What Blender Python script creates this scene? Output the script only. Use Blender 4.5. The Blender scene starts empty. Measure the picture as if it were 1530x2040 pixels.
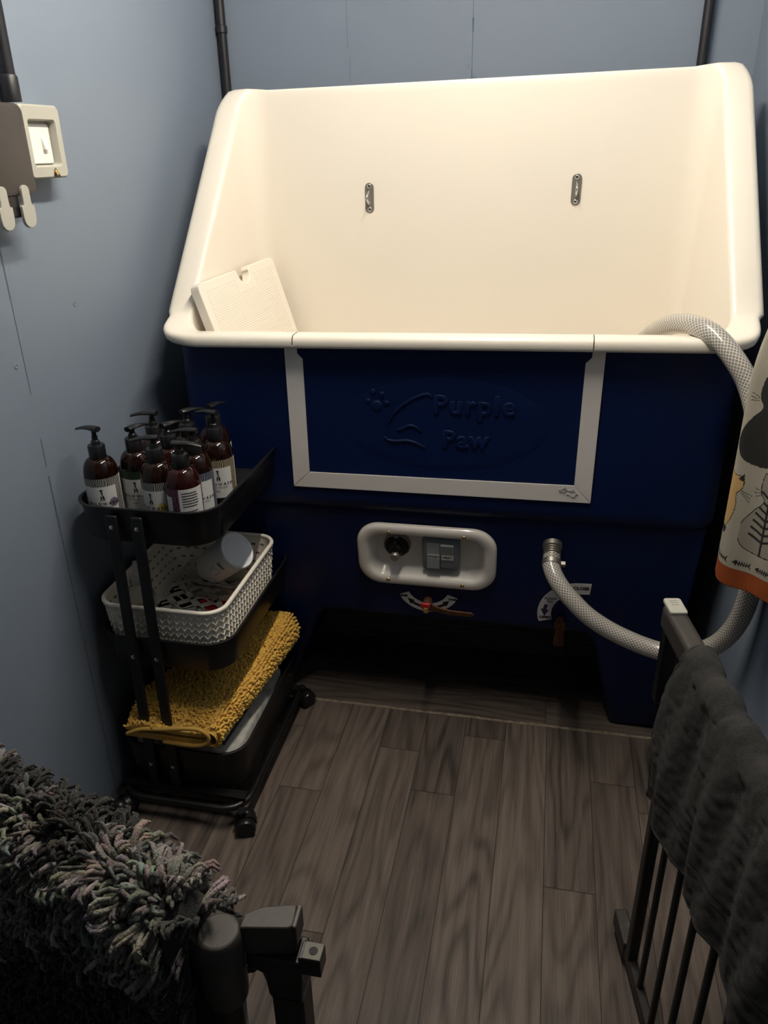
import bpy, bmesh, math, random
from mathutils import Vector, Matrix, noise
random.seed(11)
PI = math.pi
scn = bpy.context.scene
COL = scn.collection

# ------------------------------------------------------------------ camera, world, exposure
cd = bpy.data.cameras.new('camera'); cam = bpy.data.objects.new('camera', cd); COL.objects.link(cam)
f_px = 1556.1
cd.sensor_fit = 'VERTICAL'; cd.sensor_height = 36.0; cd.sensor_width = 27.0
cd.lens = f_px / 2040.0 * 36.0
cd.clip_start = 0.02
Yd = Vector((1115.2 - 765, 286.3 - 1020, f_px)).normalized()      # room axes seen from the camera (x right, y down, z forward)
Zd = Vector((828.66 - 765, 4350.8 - 1020, f_px)); Zd = (Zd - Yd * Yd.dot(Zd)).normalized() * -1
Xd = Yd.cross(Zd)
right = Vector((Xd[0], Yd[0], Zd[0])); down = Vector((Xd[1], Yd[1], Zd[1])); fwd = Vector((Xd[2], Yd[2], Zd[2]))
M = Matrix((right, -down, -fwd)).transposed().to_4x4(); M.translation = Vector((0, 0, 1.44))
cam.matrix_world = M
scn.camera = cam
w = bpy.data.worlds.new('world'); scn.world = w; w.use_nodes = True
w.node_tree.nodes['Background'].inputs[0].default_value = (0.55, 0.62, 0.72, 1)
w.node_tree.nodes['Background'].inputs[1].default_value = 0.02
scn.view_settings.view_transform = 'Standard'; scn.view_settings.look = 'None'
scn.view_settings.exposure = 0.0; scn.view_settings.gamma = 1.0
LAMP_Y0, LAMP_Y1, LAMP_X, LAMP_Z = 0.86, 1.84, -0.20, 2.22
LAMP_STRENGTH = 226.0
LAMP_COLOR = (1.0, 0.90, 0.76, 1)

# ------------------------------------------------------------------ materials
def nodes_of(name):
    m = bpy.data.materials.new(name); m.use_nodes = True
    nt = m.node_tree
    return m, nt, nt.nodes['Principled BSDF']

def mat(name, color, rough=0.5, metal=0.0, bump=None, spec=0.5, coat=0.0, trans=0.0, ior=1.45, vary=None, alpha=1.0, sheen=0.0, bump_dist=0.002):
    m, nt, b = nodes_of(name)
    b.inputs['Base Color'].default_value = (*color, 1)
    b.inputs['Roughness'].default_value = rough
    b.inputs['Metallic'].default_value = metal
    b.inputs['Specular IOR Level'].default_value = spec
    b.inputs['Coat Weight'].default_value = coat
    b.inputs['Transmission Weight'].default_value = trans
    b.inputs['IOR'].default_value = ior
    b.inputs['Alpha'].default_value = alpha
    b.inputs['Sheen Weight'].default_value = sheen
    tc = nt.nodes.new('ShaderNodeTexCoord')
    if vary:
        scale, c2 = vary
        n = nt.nodes.new('ShaderNodeTexNoise'); n.inputs['Scale'].default_value = scale; n.inputs['Detail'].default_value = 5
        nt.links.new(tc.outputs['Object'], n.inputs['Vector'])
        r = nt.nodes.new('ShaderNodeValToRGB')
        r.color_ramp.elements[0].color = (*color, 1); r.color_ramp.elements[1].color = (*c2, 1)
        r.color_ramp.elements[0].position = 0.35; r.color_ramp.elements[1].position = 0.7
        nt.links.new(n.outputs['Fac'], r.inputs['Fac']); nt.links.new(r.outputs['Color'], b.inputs['Base Color'])
    if bump:
        scale, strength = bump
        n = nt.nodes.new('ShaderNodeTexNoise'); n.inputs['Scale'].default_value = scale; n.inputs['Detail'].default_value = 4
        nt.links.new(tc.outputs['Object'], n.inputs['Vector'])
        bp = nt.nodes.new('ShaderNodeBump'); bp.inputs['Strength'].default_value = strength; bp.inputs['Distance'].default_value = bump_dist
        nt.links.new(n.outputs['Fac'], bp.inputs['Height']); nt.links.new(bp.outputs['Normal'], b.inputs['Normal'])
    return m

def math_node(nt, op, a, bb=None, c=None):
    n = nt.nodes.new('ShaderNodeMath'); n.operation = op
    for i, v in enumerate((a, bb, c)):
        if v is None: continue
        if isinstance(v, (int, float)): n.inputs[i].default_value = v
        else: nt.links.new(v, n.inputs[i])
    return n.outputs[0]

M_WALL = mat('blue_grey_wall_paint', (0.195, 0.240, 0.305), 0.55, bump=(140, 0.12), vary=(1.3, (0.205, 0.250, 0.314)))
M_CEIL = mat('ceiling_paint', (0.24, 0.26, 0.28), 0.7, bump=(90, 0.1))
M_JOINT = mat('panel_joint_dark', (0.10, 0.14, 0.18), 0.8)
M_CREAM = mat('white_moulded_plastic', (0.87, 0.81, 0.71), 0.32, bump=(260, 0.03), coat=0.15)
M_GLOSS = mat('glossy_white_panel', (0.90, 0.85, 0.78), 0.22, coat=0.7)
M_BLUE = mat('blue_moulded_plastic', (0.0008, 0.0095, 0.058), 0.46, bump=(230, 0.05), spec=0.3)
M_STRIP = mat('white_edging_tape', (0.80, 0.76, 0.72), 0.55, bump=(300, 0.04))
M_TORN = mat('torn_tape', (0.48, 0.46, 0.43), 0.8, bump=(420, 0.8))
M_STEEL = mat('stainless_steel', (0.40, 0.38, 0.34), 0.42, 0.85)
M_DULL = mat('dull_zinc', (0.12, 0.115, 0.10), 0.6, 0.3)
M_CHROME = mat('chrome', (0.65, 0.63, 0.60), 0.15, 1.0)
M_BRASS = mat('brass', (0.72, 0.52, 0.24), 0.25, 1.0)
M_RUST = mat('rusty_lever', (0.085, 0.032, 0.018), 0.55, 0.3, vary=(90, (0.16, 0.07, 0.035)))
M_RED = mat('red_plastic', (0.55, 0.02, 0.025), 0.35)
M_REDBRIGHT = mat('bright_red_film', (0.85, 0.035, 0.045), 0.45)
M_BLACK = mat('black_powder_coat', (0.0075, 0.0075, 0.008), 0.38, bump=(600, 0.06))
M_BLACKP = mat('black_plastic', (0.010, 0.010, 0.011), 0.3)
M_GATE = mat('black_gate_metal', (0.016, 0.0145, 0.013), 0.42, bump=(500, 0.05))
M_GATETOP = mat('charcoal_gate_plastic', (0.040, 0.036, 0.031), 0.5, bump=(700, 0.12))
M_LGREY = mat('light_grey_plastic', (0.44, 0.43, 0.38), 0.45)
M_BOXGREY = mat('grey_box_plastic', (0.47, 0.46, 0.40), 0.5)
M_LID = mat('dark_lid_plastic', (0.055, 0.047, 0.043), 0.42, bump=(300, 0.05))
M_WHITE = mat('white_plastic', (0.86, 0.84, 0.80), 0.35)
M_PAPER = mat('white_paper', (0.74, 0.72, 0.70), 0.7)
M_INK = mat('black_ink', (0.012, 0.011, 0.012), 0.7)
M_PURPLEINK = mat('purple_ink', (0.045, 0.02, 0.09), 0.7)
M_SWITCH = mat('grey_rocker_switch', (0.17, 0.19, 0.205), 0.38)
M_SWITCH2 = mat('mid_grey_rocker_key', (0.28, 0.30, 0.315), 0.34)
M_CONDUIT = mat('black_conduit', (0.012, 0.012, 0.016), 0.4)
M_AMBER = mat('amber_bottle', (0.011, 0.0034, 0.0018), 0.07, spec=0.5)
M_AMBERRED = mat('dark_red_bottle', (0.022, 0.0042, 0.0034), 0.07, spec=0.5)
M_PUMP = mat('black_pump', (0.012, 0.012, 0.013), 0.22)
M_CLEAR = mat('clear_plastic', (0.92, 0.9, 0.86), 0.08, trans=0.93, ior=1.2)
M_MILKY = mat('milky_plastic', (0.80, 0.80, 0.80), 0.3, trans=0.55, ior=1.2)
M_FROST = mat('frosted_white_cap', (0.84, 0.87, 0.92), 0.3)
M_BASKET = mat('white_basket_plastic', (0.88, 0.83, 0.73), 0.38)
M_YELLOW = mat('mustard_chenille', (0.86, 0.535, 0.095), 0.85, bump=(500, 0.4), sheen=0.3)
M_YELLOWB = mat('mustard_backing', (0.62, 0.38, 0.085), 0.85, bump=(300, 0.3))
M_CARD = mat('white_card_box', (0.60, 0.60, 0.62), 0.6)
M_DARKCARD = mat('dark_navy_card', (0.02, 0.025, 0.05), 0.6)
M_MAP = mat('printed_paper', (0.55, 0.54, 0.50), 0.7, vary=(40, (0.30, 0.31, 0.30)))
M_GREENCARD = mat('grey_green_card', (0.13, 0.15, 0.13), 0.7)

def floor_material():
    m, nt, b = nodes_of('grey_wood_vinyl')
    uv = nt.nodes.new('ShaderNodeUVMap'); uv.uv_map = 'UVMap'
    at = nt.nodes.new('ShaderNodeAttribute'); at.attribute_name = 'tone'
    sp = nt.nodes.new('ShaderNodeSeparateXYZ'); nt.links.new(uv.outputs['UV'], sp.inputs[0])
    so = nt.nodes.new('ShaderNodeSeparateColor'); nt.links.new(at.outputs['Color'], so.inputs[0])
    u = math_node(nt, 'ADD', sp.outputs[0], math_node(nt, 'MULTIPLY', so.outputs[0], 37.0))
    v = math_node(nt, 'ADD', sp.outputs[1], math_node(nt, 'MULTIPLY', so.outputs[1], 11.0))
    def vec(a, sa, bb, sb):
        c = nt.nodes.new('ShaderNodeCombineXYZ')
        nt.links.new(math_node(nt, 'MULTIPLY', a, sa), c.inputs[0]); nt.links.new(math_node(nt, 'MULTIPLY', bb, sb), c.inputs[1])
        return c.outputs[0]
    def tex(vv, detail=4, rough=0.55):
        n = nt.nodes.new('ShaderNodeTexNoise'); n.inputs['Scale'].default_value = 1.0; n.inputs['Detail'].default_value = detail
        n.inputs['Roughness'].default_value = rough
        nt.links.new(vv, n.inputs['Vector']); return n.outputs['Fac']
    fine = tex(vec(u, 9, v, 330), 3)
    mid = tex(vec(u, 3.2, v, 70), 4)
    big = tex(vec(u, 1.5, v, 9), 1.5, 0.35)
    rings = math_node(nt, 'SINE', math_node(nt, 'MULTIPLY', big, 62.0))
    rings = math_node(nt, 'POWER', math_node(nt, 'MULTIPLY_ADD', rings, 0.5, 0.5), 2.2)
    mask = tex(vec(u, 1.1, v, 6), 1)
    rings = math_node(nt, 'MULTIPLY', rings, math_node(nt, 'SMOOTH_MIN', mask, 0.7, 0.1))
    t = math_node(nt, 'MULTIPLY', fine, 0.34)
    t = math_node(nt, 'ADD', t, math_node(nt, 'MULTIPLY', mid, 0.50))
    t = math_node(nt, 'SUBTRACT', t, math_node(nt, 'MULTIPLY', rings, 0.30))
    t = math_node(nt, 'ADD', t, math_node(nt, 'MULTIPLY_ADD', so.outputs[2], 0.22, -0.02))
    r = nt.nodes.new('ShaderNodeValToRGB'); e = r.color_ramp.elements
    e[0].position = 0.22; e[0].color = (0.040, 0.0315, 0.0275, 1)
    e[1].position = 0.72; e[1].color = (0.190, 0.152, 0.127, 1)
    k = e.new(0.45); k.color = (0.100, 0.079, 0.067, 1)
    nt.links.new(t, r.inputs['Fac']); nt.links.new(r.outputs['Color'], b.inputs['Base Color'])
    b.inputs['Roughness'].default_value = 0.5
    b.inputs['Specular IOR Level'].default_value = 0.3
    bp = nt.nodes.new('ShaderNodeBump'); bp.inputs['Strength'].default_value = 0.25; bp.inputs['Distance'].default_value = 0.001
    nt.links.new(t, bp.inputs['Height']); nt.links.new(bp.outputs['Normal'], b.inputs['Normal'])
    return m
M_FLOOR = floor_material()
M_GAP = mat('plank_gap', (0.02, 0.017, 0.015), 0.8)
M_SEAM = mat('cut_vinyl_edge', (0.33, 0.26, 0.19), 0.8, bump=(200, 0.5), vary=(60, (0.12, 0.10, 0.085)))

def hose_material():
    m, nt, b = nodes_of('braided_clear_hose')
    uv = nt.nodes.new('ShaderNodeUVMap'); uv.uv_map = 'UVMap'
    sp = nt.nodes.new('ShaderNodeSeparateXYZ'); nt.links.new(uv.outputs['UV'], sp.inputs[0])
    def lines(sign):
        a = math_node(nt, 'MULTIPLY_ADD', sp.outputs[0], 16.0, math_node(nt, 'MULTIPLY', sp.outputs[1], sign * 118.0))
        fr = math_node(nt, 'FRACT', math_node(nt, 'ADD', a, 400.0))
        return math_node(nt, 'LESS_THAN', math_node(nt, 'ABSOLUTE', math_node(nt, 'SUBTRACT', fr, 0.5)), 0.13)
    l = math_node(nt, 'MAXIMUM', lines(1), lines(-1))
    mx = nt.nodes.new('ShaderNodeMix'); mx.data_type = 'RGBA'
    nt.links.new(l, mx.inputs['Factor'])
    mx.inputs['A'].default_value = (0.22, 0.205, 0.18, 1); mx.inputs['B'].default_value = (0.66, 0.63, 0.57, 1)
    nt.links.new(mx.outputs['Result'], b.inputs['Base Color'])
    b.inputs['Roughness'].default_value = 0.28; b.inputs['Coat Weight'].default_value = 0.8; b.inputs['Coat Roughness'].default_value = 0.12
    bp = nt.nodes.new('ShaderNodeBump'); bp.inputs['Strength'].default_value = 0.3; bp.inputs['Distance'].default_value = 0.001
    nt.links.new(l, bp.inputs['Height']); nt.links.new(bp.outputs['Normal'], b.inputs['Normal'])
    return m
M_HOSE = hose_material()

def zebra_material(name, dark, light):
    m, nt, b = nodes_of(name)
    uv = nt.nodes.new('ShaderNodeUVMap'); uv.uv_map = 'UVMap'
    mp = nt.nodes.new('ShaderNodeMapping'); mp.inputs['Scale'].default_value = (210, 210, 1)
    nt.links.new(uv.outputs['UV'], mp.inputs['Vector'])
    wv = nt.nodes.new('ShaderNodeTexWave'); wv.inputs['Scale'].default_value = 0.42; wv.inputs['Distortion'].default_value = 7.5
    wv.inputs['Detail'].default_value = 1.0; wv.inputs['Detail Scale'].default_value = 0.9
    nt.links.new(mp.outputs['Vector'], wv.inputs['Vector'])
    r = nt.nodes.new('ShaderNodeValToRGB'); r.color_ramp.interpolation = 'CONSTANT'
    r.color_ramp.elements[0].color = (*dark, 1); r.color_ramp.elements[1].color = (*light, 1); r.color_ramp.elements[1].position = 0.62
    nt.links.new(wv.outputs['Fac'], r.inputs['Fac']); nt.links.new(r.outputs['Color'], b.inputs['Base Color'])
    b.inputs['Roughness'].default_value = 0.55
    return m
Z_BLACK = zebra_material('zebra_print_gold', (0.012, 0.011, 0.010), (0.50, 0.42, 0.26))
Z_WHITE = zebra_material('zebra_print_white', (0.012, 0.012, 0.012), (0.46, 0.46, 0.42))
Z_GREEN = zebra_material('zebra_print_green', (0.010, 0.011, 0.010), (0.03, 0.075, 0.03))
Z_PLUM = zebra_material('zebra_print_plum', (0.015, 0.008, 0.012), (0.22, 0.06, 0.12))
Z_BLUE = zebra_material('zebra_print_slate', (0.012, 0.012, 0.014), (0.20, 0.23, 0.32))
M_LABEL = mat('white_label', (0.68, 0.68, 0.66), 0.5)
M_GREYINK = mat('grey_ink', (0.20, 0.20, 0.20), 0.7)
M_DOTP = mat('mauve_sticker', (0.17, 0.12, 0.19), 0.5)
M_DOTY = mat('yellow_sticker', (0.62, 0.48, 0.10), 0.5)

def attr_material(name, attr, rough=0.9, bump=None, sheen=0.0, gain=1.0):
    m, nt, b = nodes_of(name)
    a = nt.nodes.new('ShaderNodeAttribute'); a.attribute_name = attr
    nt.links.new(a.outputs['Color'], b.inputs['Base Color'])
    b.inputs['Roughness'].default_value = rough; b.inputs['Sheen Weight'].default_value = sheen
    b.inputs['Specular IOR Level'].default_value = 0.2
    if bump:
        tc = nt.nodes.new('ShaderNodeTexCoord')
        n = nt.nodes.new('ShaderNodeTexNoise'); n.inputs['Scale'].default_value = bump[0]; n.inputs['Detail'].default_value = 3
        nt.links.new(tc.outputs['Object'], n.inputs['Vector'])
        bp = nt.nodes.new('ShaderNodeBump'); bp.inputs['Strength'].default_value = bump[1]; bp.inputs['Distance'].default_value = 0.003
        nt.links.new(n.outputs['Fac'], bp.inputs['Height']); nt.links.new(bp.outputs['Normal'], b.inputs['Normal'])
    return m
M_WOOL = attr_material('marled_wool_yarn', 'yarn', 0.95, bump=(420, 0.9), sheen=0.15)
M_TOWEL = mat('charcoal_terry', (0.013, 0.0122, 0.0118), 0.95, bump=(1100, 1.0), sheen=0.08, vary=(330, (0.040, 0.0375, 0.035)), bump_dist=0.005)
M_TOWELBAND = mat('charcoal_woven_band', (0.018, 0.017, 0.016), 0.8, bump=(900, 0.3))

# ------------------------------------------------------------------ mesh helpers
def finish(bm, smooth_angle=None):
    pass

def obj(name, bm, mats, parent=None, smooth=None, bevel=None, solid=None, subsurf=None):
    """link a bmesh (in world coordinates, or local to a proto at the origin) as ONE object; smooth = auto-smooth angle in degrees"""
    me = bpy.data.meshes.new(name); bm.to_mesh(me); bm.free()
    return link(name, me, mats, parent, smooth, bevel, solid, subsurf)

def link(name, me, mats, parent=None, smooth=None, bevel=None, solid=None, subsurf=None):
    o = bpy.data.objects.new(name, me); COL.objects.link(o)
    if mats is not None:
        for m in (mats if isinstance(mats, (list, tuple)) else [mats]): me.materials.append(m)
    if parent is not None:
        o.parent = parent
        loc = parent.get('_loc')
        if loc is not None: o.matrix_parent_inverse = Matrix.Translation(-Vector(loc))
    if solid:
        md = o.modifiers.new('solid', 'SOLIDIFY'); md.thickness = solid[0]; md.offset = solid[1]
    if bevel:
        md = o.modifiers.new('bevel', 'BEVEL'); md.width = bevel[0]; md.segments = bevel[1]; md.limit_method = 'ANGLE'; md.angle_limit = math.radians(35)
        md.harden_normals = False
    if subsurf:
        md = o.modifiers.new('subsurf', 'SUBSURF'); md.levels = subsurf; md.render_levels = subsurf
    if smooth is not None:
        me.polygons.foreach_set('use_smooth', [True] * len(me.polygons))
        if smooth < 180:
            bmx = bmesh.new(); bmx.from_mesh(me); a = math.radians(smooth)
            for e in bmx.edges:
                if len(e.link_faces) == 2 and e.calc_face_angle(0) > a: e.smooth = False
            bmx.to_mesh(me); bmx.free()
    return o

def thing(name, label, cat, loc=(0, 0, 0), group=None):
    o = bpy.data.objects.new(name, None); COL.objects.link(o)
    o.location = loc; o['_loc'] = list(loc); o.empty_display_size = 0.05
    o['label'] = label; o['category'] = cat
    if group: o['group'] = group
    return o

def tag(o, label, cat, group=None, kind=None):
    o['label'] = label; o['category'] = cat
    if group: o['group'] = group
    if kind: o['kind'] = kind
    return o

def struct(o):
    o['kind'] = 'structure'; return o

def box(bm, x0, x1, y0, y1, z0, z1, M4=None, mi=0):
    vs = [bm.verts.new((x, y, z)) for x in (x0, x1) for y in (y0, y1) for z in (z0, z1)]
    if M4 is not None:
        for v in vs: v.co = M4 @ v.co
    for idx in ((0, 1, 3, 2), (4, 6, 7, 5), (0, 4, 5, 1), (2, 3, 7, 6), (0, 2, 6, 4), (1, 5, 7, 3)):
        fc = bm.faces.new([vs[i] for i in idx]); fc.material_index = mi
    return vs

def rrect(x0, x1, y0, y1, r, n=6):
    pts = []
    for cx, cy, a0 in ((x1 - r, y1 - r, 0), (x0 + r, y1 - r, 90), (x0 + r, y0 + r, 180), (x1 - r, y0 + r, 270)):
        for k in range(n + 1):
            a = math.radians(a0 + 90 * k / n); pts.append((cx + r * math.cos(a), cy + r * math.sin(a)))
    return pts

def loft(bm, rings, cap0=True, cap1=True, closed=True, mi=0):
    vr = [[bm.verts.new(p) for p in ring] for ring in rings]
    n = len(vr[0])
    for a, b in zip(vr[:-1], vr[1:]):
        for i in range(n if closed else n - 1):
            j = (i + 1) % n
            fc = bm.faces.new((a[i], a[j], b[j], b[i])); fc.material_index = mi
    if cap0: bm.faces.new(list(reversed(vr[0]))).material_index = mi
    if cap1: bm.faces.new(vr[-1]).material_index = mi
    return vr

def lathe(bm, prof, n=32, M4=None, mi=0, cap=True):
    """prof = [(r, z)...] about the z axis"""
    rings = []
    for r, z in prof:
        ring = [Vector((r * math.cos(2 * PI * k / n), r * math.sin(2 * PI * k / n), z)) for k in range(n)]
        if M4 is not None: ring = [M4 @ p for p in ring]
        rings.append(ring)
    return loft(bm, rings, cap, cap, True, mi)

def frame_for(t):
    t = t.normalized(); up = Vector((0, 0, 1)) if abs(t.z) < 0.95 else Vector((0, 1, 0))
    a = t.cross(up).normalized(); return a, a.cross(t).normalized()

def catmull(pts, per=10):
    P = [Vector(p) for p in pts]; P = [P[0] * 2 - P[1]] + P + [P[-1] * 2 - P[-2]]
    out = []
    for i in range(1, len(P) - 2):
        p0, p1, p2, p3 = P[i - 1:i + 3]
        for k in range(per):
            t = k / per
            out.append(0.5 * ((2 * p1) + (p2 - p0) * t + (2 * p0 - 5 * p1 + 4 * p2 - p3) * t * t + (3 * p1 - p0 - 3 * p2 + p3) * t ** 3))
    out.append(P[-2]); return out

def tube(bm, path, r, n=12, uv=False, cap=True, mi=0, closed=False):
    path = [Vector(p) for p in path]
    rr = r if callable(r) else (lambda t: r)
    uvl = bm.loops.layers.uv.new('UVMap') if uv else None
    m = len(path); rings = []; a = None; L = [0.0]
    for i in range(1, m): L.append(L[-1] + (path[i] - path[i - 1]).length)
    for i, p in enumerate(path):
        if closed: t = path[(i + 1) % m] - path[i - 1]
        else: t = path[min(i + 1, m - 1)] - path[max(i - 1, 0)]
        t.normalize()
        if a is None: a, _ = frame_for(t)
        a = (a - t * a.dot(t)).normalized(); b = t.cross(a)
        q = rr(i / max(1, m - 1))
        rings.append([bm.verts.new(p + (a * math.cos(2 * PI * k / n) + b * math.sin(2 * PI * k / n)) * q) for k in range(n)])
    pairs = list(zip(range(m - 1), range(1, m))) + ([(m - 1, 0)] if closed else [])
    for i, j in pairs:
        for k in range(n):
            k2 = (k + 1) % n
            fc = bm.faces.new((rings[i][k], rings[i][k2], rings[j][k2], rings[j][k])); fc.material_index = mi
            if uv:
                for lp, (uu, vv) in zip(fc.loops, ((k / n, L[i]), ((k + 1) / n, L[i]), ((k + 1) / n, L[j]), (k / n, L[j]))): lp[uvl].uv = (uu, vv)
    if cap and not closed:
        bm.faces.new(list(reversed(rings[0]))).material_index = mi; bm.faces.new(rings[-1]).material_index = mi

def cyl(bm, p0, p1, r0, r1=None, n=20, mi=0):
    r1 = r0 if r1 is None else r1
    tube(bm, [p0, p1], lambda t: r0 + (r1 - r0) * t, n, mi=mi)

def prism(bm, poly, z0, z1, M4=None, mi=0):
    """closed outline in the local xy plane, thickness z0..z1"""
    A = [Vector((x, y, z0)) for x, y in poly]; B = [Vector((x, y, z1)) for x, y in poly]
    if M4 is not None: A = [M4 @ p for p in A]; B = [M4 @ p for p in B]
    return loft(bm, [A, B], True, True, True, mi)

def text_bm(s, size, depth, M4, align='CENTER', bold=0.0, sx=1.0, spacing=1.0, round_=0.0):
    cu = bpy.data.curves.new('lettering', 'FONT'); cu.body = s; cu.size = size; cu.extrude = depth; cu.align_x = align; cu.align_y = 'CENTER'
    cu.offset = bold; cu.space_character = spacing; cu.resolution_u = 3; cu.bevel_depth = round_; cu.bevel_resolution = 2
    o = bpy.data.objects.new('lettering', cu); COL.objects.link(o)
    bpy.context.view_layer.update()
    me = bpy.data.meshes.new_from_object(o.evaluated_get(bpy.context.evaluated_depsgraph_get()))
    bpy.data.objects.remove(o); bpy.data.curves.remove(cu)
    bm = bmesh.new(); bm.from_mesh(me); bpy.data.meshes.remove(me)
    for v in bm.verts:
        v.co.x *= sx
        v.co = M4 @ v.co if isinstance(M4, Matrix) else M4(v.co)
    return bm

def frame(O, ex, up, n):
    m = Matrix((ex, up, n)).transposed().to_4x4(); m.translation = Vector(O); return m

# ================================================================== THE ROOM
Z_CEIL = 2.38
def left_wall_x(y): return -0.977 + (y - 0.9) * 0.044 / 1.44
bm = bmesh.new()
y0, y1 = -1.05, 2.40
vs = []
for y in (y0, y1):
    x = left_wall_x(y)
    vs.append([bm.verts.new(p) for p in ((x, y, 0), (x, y, Z_CEIL), (x - 0.06, y, Z_CEIL), (x - 0.06, y, 0))])
for i in range(4):
    j = (i + 1) % 4; bm.faces.new((vs[0][i], vs[0][j], vs[1][j], vs[1][i]))
bm.faces.new(vs[0][::-1]); bm.faces.new(vs[1])
bmesh.ops.recalc_face_normals(bm, faces=bm.faces)
struct(obj('wall_left', bm, M_WALL))
bm = bmesh.new(); box(bm, 0.455, 0.515, -1.05, 2.40, 0, Z_CEIL); struct(obj('wall_right', bm, M_WALL))
bm = bmesh.new(); box(bm, -0.932, 0.455, 2.34, 2.40, 0, Z_CEIL); struct(obj('wall_back', bm, M_WALL))
bm = bmesh.new(); box(bm, left_wall_x(-1.02), 0.455, -1.05, -1.0, 0, Z_CEIL); struct(obj('wall_front', bm, M_WALL))
bm = bmesh.new(); box(bm, -1.10, 0.515, -1.05, 2.40, Z_CEIL, Z_CEIL + 0.05); struct(obj('ceiling', bm, M_CEIL))

# floor: vinyl planks running away from the camera, and a cross-laid sheet under the bath
bm = bmesh.new(); uvl = bm.loops.layers.uv.new('UVMap'); tone = bm.loops.layers.float_color.new('tone')
SEAM_Y = 1.736
def plank(xa, xb, ya, yb, along_y, z=0.0):
    g = 0.0008
    col = (random.random(), random.random(), random.random(), 1)
    vs = [bm.verts.new(p) for p in ((xa + g, ya + g, z), (xb - g, ya + g, z), (xb - g, yb - g, z), (xa + g, yb - g, z))]
    fc = bm.faces.new(vs)
    for lp in fc.loops:
        x, y = lp.vert.co.x, lp.vert.co.y
        lp[uvl].uv = (y - ya, x - xa) if along_y else (x - xa, y - ya); lp[tone] = col
known = {-8: 1.616, -7: 1.392, -5: 1.574, -4: 1.438, -3: 1.657, -1: 1.215, 0: 1.545, -6: 1.02, -2: 0.80}
PW = 0.1085
for k in range(-12, 4):
    xa = 0.1836 + k * PW + 0.0; xb = xa + PW
    j = known.get(k, random.uniform(0.9, 1.7))
    cuts = [SEAM_Y]
    y = j
    while y > -1.05: cuts.append(y); y -= 0.92
    cuts.append(-1.05)
    for a, b in zip(cuts[1:], cuts[:-1]): plank(max(xa, -1.05), min(xb, 0.50), a, b, True)
for k in range(0, 6):
    ya = SEAM_Y + k * PW; yb = min(ya + PW, 2.40)
    cuts = [-1.05]; x = -1.05 + random.uniform(0.1, 0.6)
    while x < 0.5: cuts.append(x); x += 0.92
    cuts.append(0.5)
    for a, b in zip(cuts[:-1], cuts[1:]): plank(a, b, ya, yb, False)
box(bm, -1.05, 0.5, -1.05, 2.40, -0.04, -0.0012, mi=1)
struct(obj('floor', bm, [M_FLOOR, M_GAP]))
# ragged cut edge of the cross-laid sheet
bm = bmesh.new(); N = 160; prev = None
for i in range(N + 1):
    x = -0.93 + i * (0.455 + 0.93) / N
    wv = 0.0016 * noise.noise(Vector((x * 9, 0, 0))) + 0.0009 * noise.noise(Vector((x * 60, 3, 0)))
    wd = 0.0022 + 0.0014 * noise.noise(Vector((x * 35, 7, 0)))
    cur = [bm.verts.new((x, SEAM_Y - 0.003 - wd + wv, 0.0002)), bm.verts.new((x, SEAM_Y - 0.003 + wv, 0.0020)), bm.verts.new((x, SEAM_Y + 0.004 + wv, 0.0005))]
    if prev:
        for q in range(2): bm.faces.new((prev[q], cur[q], cur[q + 1], prev[q + 1]))
    prev = cur
struct(obj('trim_1', bm, M_SEAM))

# panel joints in the wall boarding
def left_pt(y, z, off=0.0): return Vector((left_wall_x(y) + off, y, z))
bm = bmesh.new()
for za, zb, wd in ((1.30, 1.20, 0.0016), (1.20, 1.02, 0.0008), (0.93, 0.87, 0.001), (0.85, 0.69, 0.0022), (0.69, 0.50, 0.0012), (0.50, 0.0, 0.0010), (2.38, 1.55, 0.0008)):
    yy = 1.293
    vs = [bm.verts.new(left_pt(yy + dy, z, 0.0006)) for dy, z in ((-wd, za), (wd, za), (wd, zb), (-wd, zb))]
    bm.faces.new(vs)
struct(obj('trim_2', bm, M_JOINT))
bm = bmesh.new()
for za, zb, wd in ((2.38, 1.73, 0.0008), (1.735, 1.705, 0.0022), (1.705, 1.62, 0.0009), (1.62, 1.2, 0.0016)):
    bm.faces.new([bm.verts.new((-0.2385 + dx, 2.3394, z)) for dx, z in ((-wd, za), (wd, za), (wd, zb), (-wd, zb))])
for xx, za, zb in ((-0.571, 1.80, 1.68), (-0.566, 1.66, 1.60)):
    bm.faces.new([bm.verts.new((xx + dx, 2.3394, z)) for dx, z in ((-0.0005, za), (0.0005, za), (0.0005, zb), (-0.0005, zb))])
struct(obj('trim_3', bm, M_JOINT))

def wall_screw(pos, nrm, label):
    nrm = Vector(nrm); a, b = frame_for(nrm); m4 = frame(pos, a, b, nrm)
    bm = bmesh.new(); lathe(bm, [(0.0052, 0.0), (0.0050, 0.0009), (0.0034, 0.0013), (0.0026, 0.0004), (0.0006, 0.0004)], 14, m4)
    tag(obj('wall_screw', bm, M_WALL, smooth=40), label, 'screw', 'painted screws in the wall boards')
nb = (0, -1, 0); nl = Vector((1, -0.0305, 0)).normalized()
wall_screw((-0.2475, 2.34, 1.629), nb, 'painted screw head left of the joint on the back wall')
wall_screw((-0.2325, 2.34, 1.607), nb, 'painted screw head right of the joint on the back wall')
wall_screw(left_pt(1.482, 1.158), nl, 'painted screw head on the left wall, below the switch box')
wall_screw(left_pt(1.269, 1.081), nl, 'painted screw head beside the vertical crack in the left wall')

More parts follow.
